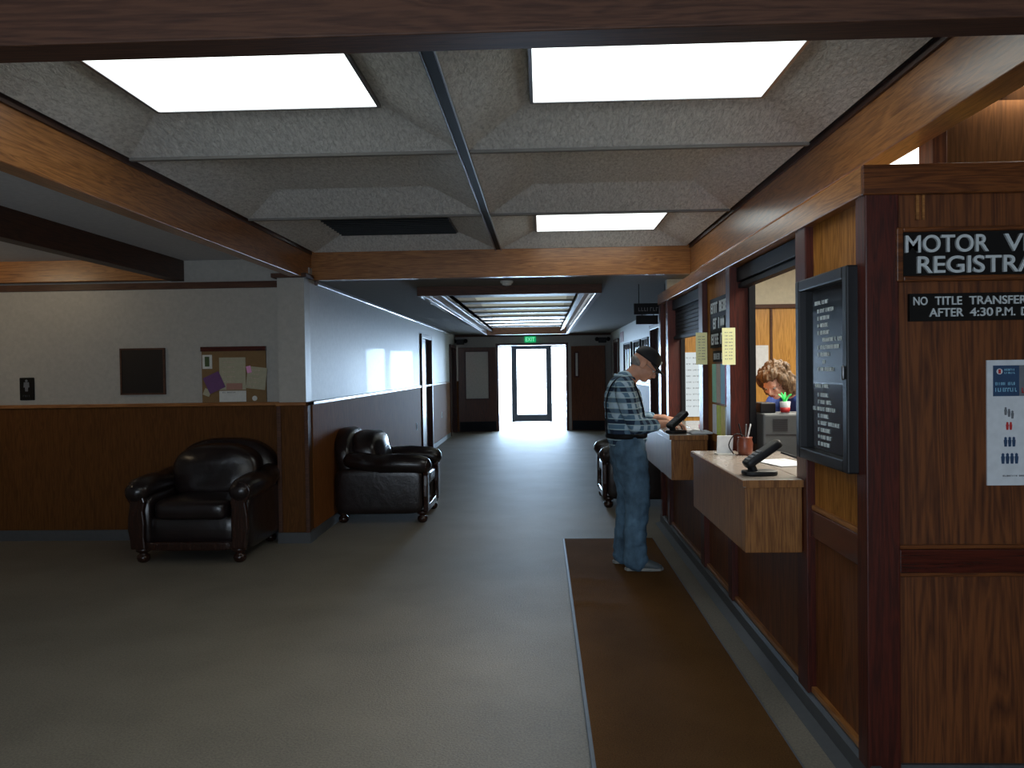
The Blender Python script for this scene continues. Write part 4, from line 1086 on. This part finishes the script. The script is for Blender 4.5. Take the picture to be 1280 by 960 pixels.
# cap and hair
R = HF.to_3x3()
bm = bmesh.new()
def dome(p): return V((p.x, p.y, p.z if p.z > -.012 else -.012+(p.z+.012)*.05))
sq(bm, HF @ V((-.008, 0, .052)), .102, .084, .082, .9, 1, 28, 18, mat=R, f=dome)
cap = obj('cap', bm, M['cap'], man, smooth=True)
bm = bmesh.new()
n = 14; top = []; bot = []
for i in range(n+1):
    a = -1.15+2.3*i/n
    for rr, lst in ((0, top), (1, bot)): pass
rows = []
for j in range(5):
    rr = .0+j/4
    row = []
    for i in range(n+1):
        a = -1.15+2.3*i/n
        x = -.008+(.092+(.078)*rr*math.cos(a)**.5)*math.cos(a*(1-.25*rr)); y = (.078+.010*rr)*math.sin(a)
        z = .045-.016*rr-.35*y*y*3
        row.append((x, y, z))
    rows.append(row)
up_ = [[bm.verts.new(HF @ V(q)) for q in row] for row in rows]; dn_ = [[bm.verts.new(HF @ (V(q)-V((0, 0, .005)))) for q in row] for row in rows]
for A, flip in ((up_, 0), (dn_, 1)):
    for j in range(4):
        for i in range(n): bm.faces.new((A[j][i], A[j][i+1], A[j+1][i+1], A[j+1][i]))
for i in range(n): bm.faces.new((up_[4][i], up_[4][i+1], dn_[4][i+1], dn_[4][i])); bm.faces.new((up_[0][i], up_[0][i+1], dn_[0][i+1], dn_[0][i]))
for j in range(4):
    for i in (0, n): bm.faces.new((up_[j][i], up_[j+1][i], dn_[j+1][i], dn_[j][i]))
obj('brim', bm, M['cap'], cap, smooth=True)
bm = bmesh.new(); sq(bm, HF @ V((.086, 0, .078)), .010, .020, .016, .8, .8, 12, 8, mat=R); obj('badge', bm, M['tag'], cap, smooth=True)
bm = bmesh.new(); sq(bm, HF @ V((-.040, 0, -.002)), .068, .0655, .050, 1, 1, 22, 14, mat=R)
fuse('hair', bm, M['greyhair'], man, .006, 2)
# glasses
bm = bmesh.new()
for q in (-1, 1):
    c = [HF @ V((.101, q*.031+.020*math.cos(a), .001+.015*math.sin(a))) for a in [2*PI*k/16 for k in range(17)]]
    tri_tube(bm, c, [.0018]*17, 6)
    tri_tube(bm, [HF @ V((.101, q*.051, .004)), HF @ V((.05, q*.070, .006)), HF @ V((-.005, q*.082, .010))], [.0018]*3, 6)
tri_tube(bm, [HF @ V((.101, -.011, .004)), HF @ V((.101, .011, .004))], [.0018]*2, 6)
obj('glasses', bm, M['steel'], man)
rebase(man)
bm = bmesh.new(); tri_tube(bm, [(.975, 5.735, 1.012), (.945, 5.73, 1.12)], [.004, .004], 8)
tag(obj('pen', bm, M['blackp'], smooth=True), 'dark pen in the writing hand of the man', 'pen')

# ---- the clerk
wom = thing('person', 'person with wavy brown hair and blue top bending over behind the near window', 'person', (1.80, 5.55, 0))
HW = frame((1.475, 5.22, 1.345), (-.62, -.60, -.62), (-.45, -.3, .8))
bm = bmesh.new(); head_geo(bm, HW, .92)
limb(bm, [(1.66, 5.36, 1.24), (1.58, 5.31, 1.29), (1.51, 5.25, 1.32)], [(.06, .055), (.047, .047), (.046, .05)], 14)
limb(bm, [(1.86, 5.62, .86), (1.84, 5.58, .98), (1.79, 5.50, 1.10), (1.70, 5.40, 1.20), (1.65, 5.36, 1.25)], [(.15, .10), (.125, .09), (.135, .09), (.135, .075), (.08, .055)], 18, (.66, -.75, 0))
A1 = V((1.47, 5.03, 1.04)); A2 = V((1.75, 5.05, .965))
limb(bm, [(1.56, 5.46, 1.225), (1.45, 5.36, 1.12), (1.40, 5.25, 1.04), (1.43, 5.10, 1.03), A1], [.036, .036, .036, .032, .025], 12)
limb(bm, [(1.80, 5.28, 1.225), (1.90, 5.24, 1.10), (1.92, 5.19, .985), (1.84, 5.12, .955), A2], [.036, .036, .036, .032, .025], 12)
hand_geo(bm, frame(A1, (-.05, -.8, .45), (.2, 0, 1)), 1, .7, .9)
hand_geo(bm, frame(A2, (-.6, -.6, -.1), (0, 0, 1)), -1, .5, .9)
for y in (0, 1):
    dx, dy = ((-.07, .06), (.07, -.06))[y]
    limb(bm, [(1.87+dx, 5.64+dy, .88), (1.86+dx, 5.62+dy, .66), (1.85+dx, 5.60+dy, .46), (1.88+dx, 5.63+dy, .26), (1.88+dx, 5.63+dy, .06)], [.085, .078, .055, .048, .033], 12)
    limb(bm, [(1.89+dx, 5.66+dy, .04), (1.83+dx, 5.59+dy, .035), (1.78+dx, 5.53+dy, .028)], [.03, .03, .024], 10)
fuse('body', bm, M['skinw'], wom, .006, 3)
head_parts(wom, HW, .92)
bm = bmesh.new()
limb(bm, [(1.87, 5.63, .84), (1.84, 5.58, .98), (1.79, 5.50, 1.10), (1.70, 5.40, 1.20), (1.635, 5.35, 1.25)], [(.18, .125), (.155, .118), (.165, .12), (.18, .108), (.09, .07)], 20, (.66, -.75, 0))
limb(bm, [(1.62, 5.42, 1.235), (1.56, 5.46, 1.22), (1.45, 5.36, 1.12), (1.405, 5.27, 1.055)], [.055, .06, .052, .045], 14)
limb(bm, [(1.74, 5.32, 1.235), (1.80, 5.28, 1.22), (1.90, 5.24, 1.10), (1.92, 5.19, .995)], [.055, .06, .052, .045], 14)
wrinkle(fuse('blue_top', bm, M['bluetop'], wom, .008, 4), (12, 12, 15), .009)
bm = bmesh.new()
limb(bm, [(1.87, 5.63, .90), (1.87, 5.63, .80)], [(.17, .12), (.16, .115)], 16, (.66, -.75, 0))
for dx, dy in ((-.07, .06), (.07, -.06)):
    limb(bm, [(1.87+dx, 5.64+dy, .84), (1.86+dx, 5.62+dy, .62), (1.85+dx, 5.60+dy, .45), (1.88+dx, 5.63+dy, .10)], [.095, .088, .075, .07], 14)
fuse('trousers', bm, M['denimd'], wom, .010, 3)
bm = bmesh.new()
R = HW.to_3x3()
def hw(c, a, b, d): sq(bm, HW @ V(c), a, b, d, 1, 1, 18, 12, mat=R)
hw((-.030, 0, .040), .092, .085, .085); hw((.02, 0, .075), .065, .075, .040)
for s in (-1, 1):
    hw((-.02, s*.075, -.01), .060, .030, .075); hw((.025, s*.078, .03), .035, .022, .05); hw((-.03, s*.07, -.075), .055, .035, .05)
hw((-.075, 0, -.02), .045, .075, .085)
for k in range(26):
    a = random.uniform(-2.4, 2.4); z = random.uniform(-.08, .08)
    hw((-.035-.075*math.cos(a)*.8, .088*math.sin(a), z), .022, .020, .028)
wrinkle(fuse('hair', bm, M['brownhair'], wom, .005, 2), (55, 55, 16), .014)
rebase(wom)

def split_rows(o, ax, gap=-1e-4):
    """one mesh per row of strokes, all under the same parent"""
    bm = bmesh.new(); bm.from_mesh(o.data); isl = []; seen = set()
    for f in bm.faces:
        if f in seen: continue
        st, grp = [f], []; seen.add(f)
        while st:
            q = st.pop(); grp.append(q)
            for e in q.edges:
                for g2 in e.link_faces:
                    if g2 not in seen: seen.add(g2); st.append(g2)
        zs = [v.co[ax] for q in grp for v in q.verts]; isl.append((min(zs), max(zs), grp))
    isl.sort(key=lambda q: q[0]); rows = []
    for a, b_, g2 in isl:
        if rows and a < rows[-1][1]+gap: rows[-1][1] = max(rows[-1][1], b_); rows[-1][2] += g2
        else: rows.append([a, b_, list(g2)])
    if len(rows) > 1:
        for i, (a, b_, fs) in enumerate(rows):
            vs = {}; me = bpy.data.meshes.new(o.data.name); pf = []
            for q in fs: pf.append([vs.setdefault(v.index, len(vs)) for v in q.verts])
            bm.verts.ensure_lookup_table()
            me.from_pydata([bm.verts[k].co[:] for k in vs], [], pf); me.materials.append(o.data.materials[0])
            if i == 0: o.data = me
            else:
                n = o.copy(); n.data = me; C.objects.link(n)
    bm.free()
for o in list(bpy.data.objects):
    k = o.name.split('.')[0]
    if k in ('lettering', 'print', 'small_print', 'header_lettering', 'red_lettering') and o.parent: split_rows(o, 2)
    if k == 'red_lettering' and o.parent: split_rows(o, 0, .004)
    if k == 'picture_shapes': split_rows(o, 1)
    if k == 'figure_row': split_rows(o, 0)

for o in list(bpy.data.objects):
    if o.name.startswith('lettering') and o.parent and o.parent.name.startswith('letter_sign'): split_rows(o, 1, .028)
    if o.name.startswith('lettering') and o.parent and o.parent.name.startswith('hanging_sign'): split_rows(o, 0, .016)
    if o.name.startswith('hanger_rods'): o.name = 'hanger_rod'; split_rows(o, 0)

# ------------------------------------------------------------------ lights and camera
def area(name, loc, rot, sx, sy, power, col):
    l = bpy.data.lights.new(name, 'AREA'); l.shape = 'RECTANGLE'; l.size = sx; l.size_y = sy; l.energy = power; l.color = col
    o = bpy.data.objects.new(name, l); C.objects.link(o); o.location = loc; o.rotation_euler = rot; return o
area('daylight', (-.22, 22.6, 1.15), (-PI/2, 0, 0), 2.6, 2.2, 1250, (.50, .72, 1.0))
area('office_lamp', (2.3, 4.8, 2.46), (0, 0, 0), 1.4, 3.2, 110, (1.0, .95, .82))
area('rear_window_light', (-.8, -2.9, 1.5), (PI/2+.6, 0, 0), 4.0, 1.6, 165, (.72, .85, 1.0))
area('left_lamp', (-4.9, 5.4, 2.33), (PI/2+.35, 0, 0), .5, .1, 5, (1.0, .78, .5))
w = bpy.data.worlds.new('world'); bpy.context.scene.world = w; w.use_nodes = True
w.node_tree.nodes['Background'].inputs[0].default_value = (.82, .92, 1.0, 1); w.node_tree.nodes['Background'].inputs[1].default_value = 6.0

f, yaw, pitch, roll = 1024.7, .0356, .0187, .0139
c, s = math.cos(yaw), math.sin(yaw); r = V((c, s, 0)); f0 = V((-s, c, 0))
c, s = math.cos(pitch), math.sin(pitch); fw = f0*c-FZ*s; up = f0*s+FZ*c
c, s = math.cos(roll), math.sin(roll); R_ = r*c-up*s; U_ = r*s+up*c
cam = bpy.data.cameras.new('camera'); co = bpy.data.objects.new('camera', cam); C.objects.link(co)
cam.sensor_width = 36; cam.lens = f/1280*36; cam.clip_start = .05
mt = Matrix((R_, U_, -fw)).transposed().to_4x4(); mt.translation = V((0, 0, 1.45)); co.matrix_world = mt
sc = bpy.context.scene; sc.camera = co
sc.view_settings.view_transform = 'Standard'; sc.view_settings.look = 'None'; sc.view_settings.exposure = 0; sc.view_settings.gamma = 1
sc.cycles.max_bounces = 8; sc.cycles.diffuse_bounces = 4; sc.cycles.use_denoising = True
